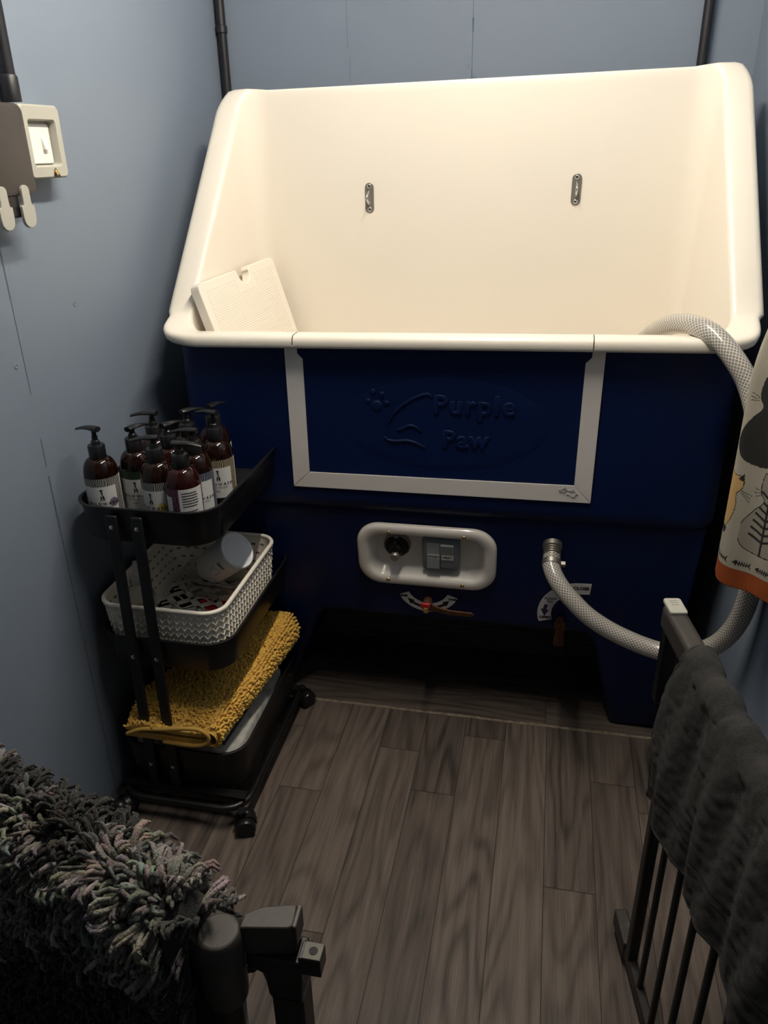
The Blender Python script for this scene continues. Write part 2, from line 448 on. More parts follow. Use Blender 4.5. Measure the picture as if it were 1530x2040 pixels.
# ------------------------------------------------------------------ ceiling batten light (just above the frame)
t = thing('batten_light', 'white ceiling batten light with a bare tube above the bath', 'light', (LAMP_X, 1.44, Z_CEIL))
bm = bmesh.new(); box(bm, LAMP_X - 0.035, LAMP_X + 0.035, LAMP_Y0 - 0.03, LAMP_Y1 + 0.03, LAMP_Z + 0.03, Z_CEIL)
obj('housing', bm, M_WHITE, t, bevel=(0.006, 2))
for yy in (LAMP_Y0 - 0.015, LAMP_Y1 + 0.015):
    bm = bmesh.new(); box(bm, LAMP_X - 0.015, LAMP_X + 0.015, yy - 0.012, yy + 0.012, LAMP_Z - 0.015, LAMP_Z + 0.035); obj('tube_holder', bm, M_WHITE, t, bevel=(0.003, 2))
M_EMIT, nt, b = nodes_of('lit_tube'); b.inputs['Base Color'].default_value = (0.8, 0.8, 0.8, 1)
b.inputs['Emission Color'].default_value = LAMP_COLOR; b.inputs['Emission Strength'].default_value = LAMP_STRENGTH
bm = bmesh.new(); cyl(bm, (LAMP_X, LAMP_Y0, LAMP_Z), (LAMP_X, LAMP_Y1, LAMP_Z), 0.013, n=16); obj('tube', bm, M_EMIT, t, smooth=40)

# ================================================================== THE DOG BATH
XC = -0.221
bath = thing('dog_bath', 'large blue dog bath with a white interior against the back wall', 'bath', (XC, 1.85, 0))
bath_meshes = []
def bath_obj(*a, **k):
    o = obj(*a, **k); bath_meshes.append(o); return o
def rim_z(y): return 1.072 + (min(max(y, 1.675), 2.10) - 1.675) * (1.578 - 1.072) / (2.10 - 1.675)
N_PL = Vector((0, -(1.578 - 1.072), 0.425)).normalized()
GAPS = (-0.5415, 0.0955)
def basin():
    yf, yb, rf, rb, n = 1.675, 2.115, 0.035, 0.06, 10
    pts = []
    hwf, hwb = 0.584, 0.566
    def arc(cx, cy, r, a0, a1):
        for k in range(n + 1):
            a = math.radians(a0 + (a1 - a0) * k / n); pts.append((cx + r * math.cos(a), cy + r * math.sin(a)))
    xs = sorted([XC - hwf + rf + (2 * hwf - 2 * rf) * k / 24 for k in range(1, 24)] + [g + d for g in GAPS for d in (-0.0011, 0.0011)])
    for x in xs: pts.append((x, yf))
    arc(XC + hwf - rf, yf + rf, rf, -90, 0)
    for k in range(1, 14):
        s = k / 14; pts.append((XC + hwf + (hwb - hwf) * s, yf + rf + (yb - rb - yf - rf) * s))
    arc(XC + hwb - rb, yb - rb, rb, 0, 90)
    for k in range(1, 16): pts.append((XC + hwb - rb - (2 * hwb - 2 * rb) * k / 16, yb))
    arc(XC - hwb + rb, yb - rb, rb, 90, 180)
    for k in range(1, 14):
        s = 1 - k / 14; pts.append((XC - hwf - (hwb - hwf) * s, yf + rf + (yb - rb - yf - rf) * s))
    arc(XC - hwf + rf, yf + rf, rf, 180, 270)
    m = len(pts); bm = bmesh.new()
    nr = []
    for i in range(m):
        d = Vector((pts[(i + 1) % m][0] - pts[i - 1][0], pts[(i + 1) % m][1] - pts[i - 1][1], 0)); nr.append(Vector((d.y, -d.x, 0)).normalized())
    ZB = 0.74
    rings = []
    # floor and bottom fillet, going up
    for ins, z in ((0.30, ZB), (0.16, ZB + 0.002), (0.10, ZB + 0.012), (0.06, ZB + 0.035), (0.038, ZB + 0.075)):
        rings.append([Vector((x - n_.x * ins, y - n_.y * ins, z)) for (x, y), n_ in zip(pts, nr)])
    for s in (0.25, 0.5, 0.75, 0.92, 0.98, 1.0):
        ring = []
        for (x, y), n_ in zip(pts, nr):
            zt = rim_z(y); zz = ZB + 0.075 + (zt - ZB - 0.075) * s; ins = 0.038 * (1 - s) ** 1.0 * (zt - zz > 0) * 0.8
            ring.append(Vector((x - n_.x * ins, y - n_.y * ins, zz)))
        rings.append(ring)
    prof = [(0.004, 0.004), (0.010, 0.0055), (0.040, 0.0055), (0.047, 0.0035), (0.0515, -0.002), (0.053, -0.008), (0.053, -0.016), (0.051, -0.021), (0.046, -0.023), (0.006, -0.020)]
    for o_, h in prof:
        ring = []
        for (x, y), n_ in zip(pts, nr):
            zt = rim_z(y); side = abs(n_.x)
            hd = (N_PL * side + Vector((0, 0, 1)) * (1 - side)).normalized()
            wd = 1.0 - 0.62 * max(0.0, n_.y) + 0.16 * max(0.0, -n_.y) * side * 1.2
            lift = 0.010 * max(0.0, (y - 2.05) / 0.065) * side if n_.y > 0 and o_ > 0.003 else 0
            if n_.y > 0: ov = Vector((math.copysign(min(1.22, 2.6 * abs(n_.x)), n_.x) * (1 if abs(n_.y) > 0.03 else 1) if abs(n_.x) > 1e-4 else 0, n_.y * 0.38, 0)); wd = 1
            else: ov = Vector((math.copysign(min(1, 1.9 * abs(n_.x)), n_.x) if abs(n_.x) > 1e-4 else 0, -min(1, 1.9 * abs(n_.y)), 0)); wd = 1
            ring.append(Vector((x, y, zt)) + ov * (o_ * wd) + hd * h + Vector((0, -0.3, 1)) * lift)
        rings.append(ring)
    vr = [[bm.verts.new(p) for p in ring] for ring in rings]
    for ri, (a, b2) in enumerate(zip(vr[:-1], vr[1:])):
        for i in range(m):
            j = (i + 1) % m
            xm = (pts[i][0] + pts[j][0]) / 2
            if ri >= len(rings) - len(prof) - 2 and pts[i][1] == yf and pts[j][1] == yf and any(abs(xm - g) < 0.0008 for g in GAPS): continue
            bm.faces.new((a[i], a[j], b2[j], b2[i]))
    bm.faces.new(vr[0])
    bmesh.ops.recalc_face_normals(bm, faces=bm.faces)
    return bath_obj('basin', bm, M_CREAM, bath, smooth=50)
basin()

def face_y(z): return 1.683 + 0.09 * (0.63 - z) / 0.63
# blue outer body: upper hull, lower hull with a foot at each end
def body():
    bm = bmesh.new()
    poly = [(-0.806, 0.0), (-0.668, 0.0), (-0.562, 0.265), (-0.553, 0.288), (-0.540, 0.302), (-0.52, 0.307), (0.135, 0.307), (0.153, 0.303), (0.166, 0.290),
            (0.176, 0.265), (0.240, 0.0), (0.366, 0.0), (0.380, 0.30), (0.388, 0.645), (-0.832, 0.645), (-0.822, 0.30)]
    A = [bm.verts.new((x, face_y(z) + 0.004 * (z > 0.6), z)) for x, z in poly]
    B = [bm.verts.new((x, 2.12, z)) for x, z in poly]
    n = len(poly); front = bm.faces.new(A); bm.faces.new(B[::-1])
    for i in range(n):
        j = (i + 1) % n; bm.faces.new((A[i], B[i], B[j], A[j]))
    bmesh.ops.recalc_face_normals(bm, faces=bm.faces)
    fe = [e for e in front.edges]
    bmesh.ops.bevel(bm, geom=fe, offset=0.022, segments=5, affect='EDGES', profile=0.5)
    # opening for the recessed control panel
    me = bpy.data.meshes.new('body'); bm.to_mesh(me); bm.free(); o = link('body', me, M_BLUE, bath)
    cb = bmesh.new(); pm = frame(Vector((-0.2545, face_y(0.5165), 0.5165)), Vector((1, 0, 0)), Vector((0, -0.09 / 0.63, 1)).normalized(), Vector((0, -1, -0.09 / 0.63)).normalized())
    prism(cb, rrect(-0.158, 0.158, -0.076, 0.076, 0.05, 8), -0.07, 0.05, pm); bmesh.ops.recalc_face_normals(cb, faces=cb.faces)
    cm = bpy.data.meshes.new('cut'); cb.to_mesh(cm); cb.free(); co = bpy.data.objects.new('cut', cm); COL.objects.link(co)
    md = o.modifiers.new('cut', 'BOOLEAN'); md.object = co; md.operation = 'DIFFERENCE'; md.solver = 'EXACT'; md.use_self = True
    bpy.context.view_layer.update()
    me2 = bpy.data.meshes.new_from_object(o.evaluated_get(bpy.context.evaluated_depsgraph_get()))
    for q in (o, co): bpy.data.objects.remove(q)
    bm = bmesh.new(); bm.from_mesh(me2); bpy.data.meshes.remove(me2)
    rings = []
    for z, ins in ((0.636, 0.035), (0.640, 0.020), (0.650, 0.008), (0.664, 0.001), (0.68, 0.0), (0.9, 0.001), (1.052, 0.003)):
        rings.append([Vector((x, y, z)) for x, y in rrect(-0.842 + ins, 0.398 - ins, 1.665 + ins, 2.16, 0.045, 8)])
    loft(bm, rings, True, False)
    o = obj('body', bm, M_BLUE, bath, smooth=40); bath_meshes.append(o)
    return o
body()

# door panel with its raised emblem
def F_up(x, z, off=0.0): return Vector((x, 1.665 - off, z))
UPF = lambda x, z, off: frame((x, 1.665 - off, z), Vector((1, 0, 0)), Vector((0, 0, 1)), Vector((0, -1, 0)))
bm = bmesh.new(); box(bm, -0.545, 0.100, 1.6622, 1.68, 0.716, 1.050)
door = bath_obj('door_panel', bm, M_BLUE, bath, bevel=(0.0015, 2))
bm = bmesh.new()
cx, cz = -0.213, 0.872
def ell(rx, rz, y): return [Vector((cx + rx * math.cos(2 * PI * k / 64), y, cz + rz * math.sin(2 * PI * k / 64))) for k in range(64)]
loft(bm, [ell(0.236, 0.112, 1.6625), ell(0.230, 0.106, 1.6617), ell(0.220, 0.097, 1.6606), ell(0.212, 0.089, 1.6603)], False, True)
bmesh.ops.recalc_face_normals(bm, faces=bm.faces)
bath_obj('emblem_plaque', bm, M_BLUE, door, smooth=60)
for s, x, z, sz in (('Purple', -0.145, 0.918, 0.060), ('Paw', -0.163, 0.838, 0.056)):
    b2 = text_bm(s, sz, 0.0004, UPF(x, z, 0.0056), bold=-0.0004, sx=1.02, spacing=1.14, round_=0.0030)
    bath_obj('emblem_lettering', b2, M_BLUE, door, smooth=80)
def relief(pts, r=0.0034):
    bm = bmesh.new(); tube(bm, catmull([(x, 1.6592, z) for x, z in pts], 8), lambda t: r * (0.45 + 0.55 * math.sin(PI * min(1, max(0, t))) ** 0.5), 8)
    bath_obj('emblem_outline', bm, M_BLUE, door, smooth=180)
relief([(-0.338, 0.872), (-0.325, 0.897), (-0.300, 0.921), (-0.270, 0.938), (-0.248, 0.944), (-0.238, 0.936)], 0.004)
relief([(-0.318, 0.858), (-0.305, 0.862), (-0.292, 0.869), (-0.278, 0.868), (-0.262, 0.856)], 0.0036)
relief([(-0.347, 0.841), (-0.338, 0.833), (-0.322, 0.831), (-0.296, 0.833), (-0.276, 0.829), (-0.252, 0.817)], 0.0036)
bm = bmesh.new()
for x, z, r in ((-0.372, 0.946, 0.0075), (-0.352, 0.940, 0.0075), (-0.384, 0.924, 0.007), (-0.342, 0.920, 0.007), (-0.364, 0.913, 0.0135)):
    m4 = frame((x, 1.6604, z), Vector((1, 0, 0)), Vector((0, 0, 1)), Vector((0, -1, 0)))
    lathe(bm, [(r, 0), (r * 0.9, 0.0018), (r * 0.6, 0.0030), (r * 0.2, 0.0034)], 18, m4)
bath_obj('emblem_paw', bm, M_BLUE, door, smooth=60)

# pale edging tape round the door, mitred at the corners
def strip(poly):
    bm = bmesh.new(); prism(bm, poly, 0.0, 0.0028, UPF(0, 0, 0.0030)); bmesh.ops.recalc_face_normals(bm, faces=bm.faces)
    return bath_obj('edging_strip', bm, M_STRIP, bath, bevel=(0.0007, 2))
XO0, XI0, XI1, XO1, ZO, ZI, ZT = -0.5735, -0.532, 0.0845, 0.1235, 0.7025, 0.743, 1.046
g = 0.0004
strip([(XO0, ZO + g * 2), (XI0 - 0, ZI + g), (XI0, 1.018), (XI0 - 0.012, 1.030), (XI0 - 0.012, ZT), (XO0, ZT)])
strip([(XO0 + g * 2, ZO), (XO1 - g * 2, ZO), (XI1, ZI - g), (XI0, ZI - g)])
sr = strip([(XO1, ZO + g * 2), (XO1, ZT), (XI1 + 0.012, ZT), (XI1 + 0.012, 1.030), (XI1, 1.018), (XI1, ZI + g)])
bm = bmesh.new(); random.seed(5)
for k in range(16):
    x = 0.066 + random.uniform(-0.012, 0.026); z = 0.733 - (x - 0.05) * 0.25 + random.uniform(-0.008, 0.006)
    p = [(x, 1.6588, z)]
    for q in range(3): p.append((p[-1][0] + random.uniform(-0.006, 0.006), 1.6586, p[-1][2] + random.uniform(-0.003, 0.003)))
    tube(bm, p, lambda t: 0.0012 * (1.1 - 0.6 * t), 6)
bath_obj('torn_tape', bm, M_TORN, sr, smooth=60)

# tether plates on the back wall
def tether(x, z, turn):
    o = []
    m4 = frame((x, 2.1046, z), Vector((1, 0, 0)), Vector((0, 0, 1)), Vector((0, -1, 0)))
    bm = bmesh.new()
    poly = rrect(-0.0115, 0.0115, -0.036, 0.036, 0.0114, 6); prism(bm, poly, 0.0, 0.003, m4)
    bmesh.ops.recalc_face_normals(bm, faces=bm.faces)
    pl = bath_obj('tether_plate', bm, M_STEEL, bath, bevel=(0.0008, 2))
    bm = bmesh.new()
    pts = [Vector((turn * math.sin(PI * k / 12), -0.017 + 0.034 * k / 12, 0.002 + 0.017 * math.sin(PI * k / 12))) for k in range(13)]
    tube(bm, [m4 @ p for p in pts], 0.0028, 10); bath_obj('tether_loop', bm, M_CHROME, pl, smooth=60)
    for zz in (-0.0275, 0.0275):
        bm = bmesh.new(); mm = m4 @ Matrix.Translation((0, zz, 0.003))
        lathe(bm, [(0.0058, 0), (0.0054, 0.0016), (0.0036, 0.0027), (0.0020, 0.0029), (0.0018, 0.0012)], 16, mm); bath_obj('screw', bm, M_CHROME, pl, smooth=60)
tether(-0.468, 1.327, -0.003); tether(0.047, 1.334, 0.001)

# control panel on the lower front
EX = Vector((1, 0, 0)); UP = Vector((0, -0.09 / 0.63, 1)).normalized(); NN = EX.cross(UP)
def FR(x, z, off=0.0): return frame(Vector((x, face_y(z), z)) + NN * off, EX, UP, NN)
pm = FR(-0.2545, 0.5165)
bm = bmesh.new()
hw, hh = 0.174, 0.0915
rings = []
for ins, h, r in ((0.0, 0.0, 0.06), (0.0, 0.006, 0.06), (0.003, 0.011, 0.058), (0.009, 0.0135, 0.054), (0.020, 0.0135, 0.046), (0.026, 0.011, 0.041), (0.030, 0.005, 0.038), (0.037, -0.018, 0.032), (0.043, -0.023, 0.026), (0.05, -0.024, 0.02)):
    rings.append([pm @ Vector((x, y, h)) for x, y in rrect(-hw + ins, hw - ins, -hh + ins, hh - ins, r, 10)])
loft(bm, rings, False, True)
bmesh.ops.recalc_face_normals(bm, faces=bm.faces)
panel = bath_obj('control_panel', bm, M_GLOSS, bath, smooth=60)
for x, z in ((-0.345, 0.587), (-0.160, 0.588), (-0.352, 0.443), (-0.163, 0.443)):
    bm = bmesh.new(); lathe(bm, [(0.0052, 0.012), (0.005, 0.0150), (0.003, 0.0168), (0.001, 0.0170)], 16, FR(x, z)); bath_obj('screw', bm, M_BRASS, panel, smooth=60)
# temperature dial
bm = bmesh.new(); m4 = FR(-0.331, 0.531, -0.024)
lathe(bm, [(0.034, 0.0), (0.034, 0.010), (0.031, 0.014), (0.0295, 0.013), (0.0285, 0.008), (0.001, 0.008)], 40, m4); obj_ = bath_obj('dial_bezel', bm, M_STEEL, panel, smooth=40)
bm = bmesh.new(); lathe(bm, [(0.0283, 0.008), (0.0280, 0.016), (0.026, 0.020), (0.017, 0.021), (0.016, 0.034), (0.0135, 0.0365), (0.001, 0.0365)], 40, m4)
prism(bm, [(-0.0045, -0.016), (0.0045, -0.016), (0.0045, 0.026), (-0.0045, 0.026)], 0.018, 0.0385, m4)
bath_obj('dial', bm, M_BLACKP, panel, smooth=40)
bm = bmesh.new(); m5 = FR(-0.331, 0.519, 0.0125); lathe(bm, [(0.0115, 0.0), (0.0112, 0.009), (0.0095, 0.0115), (0.001, 0.0118)], 28, m5); bath_obj('dial_cap', bm, M_STEEL, panel, smooth=40)
bm = bmesh.new(); prism(bm, rrect(-0.006, 0.006, -0.0045, 0.0045, 0.001, 2), 0.006, 0.0105, FR(-0.331, 0.5615, -0.016)); bath_obj('dial_pointer', bm, M_SWITCH2, panel, bevel=(0.0006, 1))
# twin rocker switch
bm = bmesh.new(); m4 = FR(-0.219, 0.523, -0.024)
hw, hh = 0.0465, 0.050
loft(bm, [[m4 @ Vector((x, y, h)) for x, y in rrect(-hw + i, hw - i, -hh + i, hh - i, max(0.003, 0.014 - i), 6)] for i, h in ((0, 0), (0, 0.022), (0.0015, 0.026), (0.005, 0.028))], True, True)
bmesh.ops.recalc_face_normals(bm, faces=bm.faces); sw = bath_obj('rocker_switch', bm, M_SWITCH, panel, smooth=40)
for sx in (-1, 1):
    bm = bmesh.new(); xa, xb = (-0.0335, -0.0008) if sx < 0 else (0.0008, 0.0335)
    tilt = 0.0035 * sx
    vs = box(bm, xa, xb, -0.036, 0.036, 0.02, 0.033, None)
    for v in vs:
        if v.co.z > 0.03: v.co.z += tilt * (v.co.y / 0.036)
        v.co = m4 @ v.co
    bath_obj('rocker_key', bm, M_SWITCH2, panel, bevel=(0.0018, 3), smooth=40)
    bm = bmesh.new(); cxk = (xa + xb) / 2; prism(bm, [(xa + 0.003, -0.0085), (xb - 0.0005, -0.0085), (xb - 0.0005, 0.0065), (xa + 0.003, 0.0065)], 0.0332, 0.0336, m4); bath_obj('switch_label', bm, M_PAPER, panel)
    b2 = text_bm('WASH' if sx < 0 else 'HEAT', 0.0098, 0.0001, m4 @ Matrix.Translation((cxk + 0.001, -0.001, 0.0338)), bold=0.0002, sx=0.98); bath_obj('switch_lettering', b2, M_INK, panel)

# RINSE / WASH lever with its curved sticker
def ring_sector(cx, cz, r0, r1, a0, a1, m4, off, bm=None, n=28):
    bm = bm or bmesh.new()
    pa = [(r1 * math.cos(math.radians(a0 + (a1 - a0) * k / n)), r1 * math.sin(math.radians(a0 + (a1 - a0) * k / n))) for k in range(n + 1)]
    pb = [(r0 * math.cos(math.radians(a1 + (a0 - a1) * k / n)), r0 * math.sin(math.radians(a1 + (a0 - a1) * k / n))) for k in range(n + 1)]
    prism(bm, pa + pb, off, off + 0.0005, m4); bmesh.ops.recalc_face_normals(bm, faces=bm.faces); return bm
m4 = FR(-0.252, 0.420)
st = bath_obj('direction_sticker', ring_sector(0, 0, 0.054, 0.082, 203, 338, m4, 0.0003), M_PAPER, bath)
def sticker_text(s, m4, x, y, size, rot=0.0, mm=M_INK, par=None, bold=0.0006):
    b2 = text_bm(s, size, 0.0001, m4 @ Matrix.Translation((x, y, 0.0010)) @ Matrix.Rotation(rot, 4, 'Z'), bold=bold)
    return bath_obj('sticker_lettering', b2, mm, par)
sticker_text('RINSE', m4, -0.0650, -0.0355, 0.0082, 0.0, M_INK, st); sticker_text('WASH', m4, 0.0650, -0.0355, 0.0085, 0.0, M_INK, st)
def arrow(m4, r, a0, a1, par, wdt=0.0075, mm=M_INK):
    bm = bmesh.new(); n = 12; s = 1 if a1 > a0 else -1
    aa = a1 - s * 16
    P = []
    for k in range(n + 1):
        a = math.radians(a0 + (aa - a0) * k / n); P.append(((r + wdt / 2) * math.cos(a), (r + wdt / 2) * math.sin(a)))
    a = math.radians(aa); P.append(((r + wdt * 1.15) * math.cos(a), (r + wdt * 1.15) * math.sin(a)))
    a = math.radians(a1); P.append((r * math.cos(a), r * math.sin(a)))
    a = math.radians(aa); P.append(((r - wdt * 1.15) * math.cos(a), (r - wdt * 1.15) * math.sin(a)))
    for k in range(n, -1, -1):
        a = math.radians(a0 + (aa - a0) * k / n); P.append(((r - wdt / 2) * math.cos(a), (r - wdt / 2) * math.sin(a)))
    prism(bm, P, 0.0009, 0.0011, m4); bmesh.ops.recalc_face_normals(bm, faces=bm.faces)
    return bath_obj('sticker_arrow', bm, mm, par)
arrow(m4, 0.068, 253, 217, st); arrow(m4, 0.068, 290, 324, st)
sticker_text('Purple', m4, -0.004, -0.0655, 0.0115, 0.0, M_PURPLEINK, st, 0.0002); sticker_text('Paw', m4, 0.002, -0.0748, 0.0085, 0.0, M_PURPLEINK, st, 0.0002)
# lever
bm = bmesh.new(); m5 = FR(-0.252, 0.378)
lathe(bm, [(0.012, 0.0), (0.012, 0.022), (0.010, 0.024), (0.010, 0.030), (0.001, 0.030)], 24, m5); valve = bath_obj('valve_stem', bm, M_RUST, bath, smooth=40)
bm = bmesh.new(); mm = m5 @ Matrix.Translation((0, 0, 0.026))
prism(bm, [(-0.012, 0.012), (0.010, 0.012), (0.022, 0.003), (0.060, -0.006), (0.116, -0.0075), (0.122, -0.013), (0.116, -0.020), (0.06, -0.0205), (0.018, -0.013), (-0.010, -0.010)], 0.0, 0.005, mm)
bmesh.ops.recalc_face_normals(bm, faces=bm.faces); bath_obj('valve_lever', bm, M_RUST, valve, bevel=(0.0012, 2))
bm = bmesh.new(); box(bm, -0.014, 0.010, -0.002, 0.014, 0.004, 0.0105, mm); bath_obj('valve_cap', bm, M_RED, valve, bevel=(0.0025, 3), smooth=40)
bm = bmesh.new(); lathe(bm, [(0.0095, 0.005), (0.0095, 0.012), (0.008, 0.0135), (0.0045, 0.0135), (0.004, 0.018), (0.001, 0.018)], 6, mm @ Matrix.Translation((0.0, -0.006, 0))); bath_obj('valve_nut', bm, M_BRASS, valve, smooth=30)

# OPEN / CLOSE sticker and drain tap
m4 = FR(0.126, 0.372)
st2 = bath_obj('direction_sticker', ring_sector(0, 0, 0.066, 0.100, 92, 198, m4, 0.0003), M_PAPER, bath)
bm = bmesh.new(); prism(bm, [(-0.003, 0.066), (0.022, 0.068), (0.024, 0.101), (-0.003, 0.100)], 0.0003, 0.0008, m4); bmesh.ops.recalc_face_normals(bm, faces=bm.faces); bath_obj('sticker_end', bm, M_PAPER, st2)
sticker_text('CLOSE', m4, 0.0005, 0.0845, 0.0125, 0.05, M_INK, st2); sticker_text('OPEN', m4, -0.0800, -0.0165, 0.0112, 0.03, M_INK, st2)
arrow(m4, 0.083, 162, 189, st2, 0.009, M_PURPLEINK); arrow(m4, 0.083, 132, 112, st2, 0.009, M_PURPLEINK)
sticker_text('Purple', m4, -0.070, 0.0455, 0.0115, 0.1, M_PURPLEINK, st2, 0.0002); sticker_text('Paw', m4, -0.071, 0.0355, 0.009, 0.1, M_PURPLEINK, st2, 0.0002)
bm = bmesh.new(); m5 = FR(0.083, 0.352)
lathe(bm, [(0.010, 0.0), (0.010, 0.016), (0.014, 0.017), (0.014, 0.030), (0.001, 0.030)], 20, m5); tap = bath_obj('drain_tap', bm, M_RUST, bath, smooth=40)
bm = bmesh.new(); prism(bm, [(-0.010, 0.012), (0.010, 0.012), (0.011, -0.010), (0.014, -0.055), (0.008, -0.062), (-0.008, -0.062), (-0.013, -0.055), (-0.010, -0.010)], 0.028, 0.034, m5)
bmesh.ops.recalc_face_normals(bm, faces=bm.faces); bath_obj('tap_handle', bm, M_RUST, tap, bevel=(0.002, 2))
# threaded hose connector
bm = bmesh.new(); c0 = Vector((0.0490, face_y(0.575), 0.575)); cdir = Vector((0.0, -0.86, -0.50)).normalized(); a, b2 = frame_for(cdir); m4 = frame(c0, a, b2, cdir)
prof = [(0.023, -0.006), (0.023, 0.006)]
for k in range(5):
    z = 0.008 + k * 0.0062; prof += [(0.0165, z), (0.0205, z + 0.0016), (0.0205, z + 0.0034), (0.0165, z + 0.005)]
prof += [(0.019, 0.040), (0.001, 0.040)]
lathe(bm, prof, 28, m4); conn = bath_obj('hose_connector', bm, M_STEEL, bath, smooth=35)

# the bath stands a little out of true: its top leans up to the right
def lean(me):
    for v in me.vertices:
        z = v.co.z; s = min(1, max(0, (z - 0.52) / 0.42)); s = s * s * (3 - 2 * s)
        v.co.z += (v.co.x - XC) * 0.0175 * s
for o in bath_meshes: lean(o.data)

# ------------------------------------------------------------------ loose ribbed foot board leaning in the bath
t = thing('bath_board', 'white ribbed board with a notched top edge leaning inside the left end of the bath', 'board', (-0.70, 1.88, 0.80))
P0 = Vector((-0.784, 1.700, 1.165)); P1 = Vector((-0.728, 2.062, 1.182))
ex = (P1 - P0).normalized(); dn = Vector((0.30, 0.0, -1.0)); dn = (dn - ex * dn.dot(ex)).normalized(); nn = ex.cross(dn) * -1
if nn.x < 0: nn = -nn
m4 = frame(P0, ex, -dn, nn)
W_, H_ = (P1 - P0).length, 0.36
poly = [(0.0, -H_), (W_, -H_), (W_, -0.014), (W_ - 0.004, -0.004), (W_ - 0.014, 0)]
c_ = 0.205
poly += [(c_ + 0.034, 0.0), (c_ + 0.027, -0.008)] + [(c_ + 0.027 * math.cos(math.radians(-k * 18)), -0.010 + 0.027 * math.sin(math.radians(-k * 18))) for k in range(0, 11)] + [(c_ - 0.027, -0.008), (c_ - 0.034, 0.0)]
poly += [(0.014, 0), (0.004, -0.004), (0, -0.014)]
bm = bmesh.new(); prism(bm, poly, -0.024, 0.0, m4); bmesh.ops.recalc_face_normals(bm, faces=bm.faces)
obj('board', bm, M_CREAM, t, bevel=(0.005, 3), smooth=45)
bm = bmesh.new()
for k in range(62):
    yy = -0.022 - k * 0.0054; segs = [(0.025, W_ - 0.025)]
    if yy > -0.052: segs = [(0.025, c_ - 0.045), (c_ + 0.045, W_ - 0.025)]
    for xa, xb in segs:
        cyl(bm, m4 @ Vector((xa, yy, -0.0006)), m4 @ Vector((xb, yy, -0.0006)), 0.0014, n=6)
obj('ribbing', bm, M_CREAM, t, smooth=60)

# ------------------------------------------------------------------ hose: from the connector, round behind the towel and over the lip into the bath
tip = c0 + cdir * 0.040
pts = [tip - cdir * 0.012, tip + cdir * 0.018, (0.066, 1.612, 0.522), (0.098, 1.590, 0.493), (0.145, 1.572, 0.458), (0.217, 1.555, 0.427), (0.305, 1.530, 0.415), (0.375, 1.495, 0.452), (0.412, 1.455, 0.530), (0.424, 1.43, 0.64), (0.424, 1.45, 0.78), (0.416, 1.51, 0.90), (0.392, 1.560, 1.00), (0.355, 1.592, 1.062), (0.312, 1.640, 1.100), (0.268, 1.720, 1.098), (0.232, 1.82, 1.055), (0.200, 1.92, 0.98), (0.15, 1.98, 0.88), (0.05, 1.97, 0.80), (-0.08, 1.95, 0.775)]
t = thing('shower_hose', 'clear braided hose looping from the blue front up over the bath lip', 'hose', (0.05, 1.6, 0.5))
bm = bmesh.new(); path = catmull(pts, 14); tube(bm, path, 0.0205, 20, uv=True); obj('hose', bm, M_HOSE, t, smooth=180)
bm = bmesh.new(); cyl(bm, tip + cdir * 0.002, tip + cdir * 0.016, 0.0225, n=24)
m5 = frame(tip + cdir * 0.009, *frame_for(cdir), cdir); box(bm, -0.032, -0.020, -0.006, 0.006, -0.005, 0.005, m5); obj('hose_clip', bm, M_STEEL, t, smooth=40, bevel=(0.001, 2))

# ================================================================== WALL FITTINGS
def conduit(x, y, z0, label, socket=False, clips=(), r=0.0125, side=-1):
    t = thing('conduit', label, 'pipe', (x, y, z0))
    bm = bmesh.new(); cyl(bm, (x, y, z0), (x, y, Z_CEIL), r, n=18); obj('pipe', bm, M_CONDUIT, t, smooth=40)
    if socket:
        bm = bmesh.new(); lathe(bm, [(r + 0.003, z0 - 0.002), (r + 0.003, z0 + 0.036), (r + 0.0005, z0 + 0.040)], 18, Matrix.Translation((x, y, 0))); obj('coupling', bm, M_CONDUIT, t, smooth=40)
    for z in clips:
        bm = bmesh.new()
        lathe(bm, [(r + 0.0028, z - 0.009), (r + 0.0028, z + 0.009)], 18, Matrix.Translation((x, y, 0)))
        box(bm, x + side * 0.026, x, y + r * 0.4, y + r + 0.002, z - 0.009, z + 0.009); obj('saddle_clip', bm, M_CONDUIT, t, smooth=40, bevel=(0.001, 1))
    return t
conduit(-0.944, 1.384, 1.525, 'black conduit pipe running down into the switch box on the left wall', socket=True)
conduit(-0.9155, 2.3255, 0.02, 'black conduit pipe in the back left corner behind the bath', clips=(1.735, 0.9))
conduit(0.329, 2.3255, 0.02, 'black conduit pipe on the back wall near the right corner', clips=(1.775, 0.9))

t = thing('switch_box', 'grey weatherproof switch box with its dark lid swung open on left wall', 'switch', (-0.955, 1.44, 1.40))
def LW(y, z, off): return left_pt(y, z, 0) + nl * off
mw = frame(left_pt(1.430, 1.459), Vector((0.0305, 1, 0)).normalized(), Vector((0, 0, 1)), Vector((0.0305, 1, 0)).normalized().cross(Vector((0, 0, 1))))
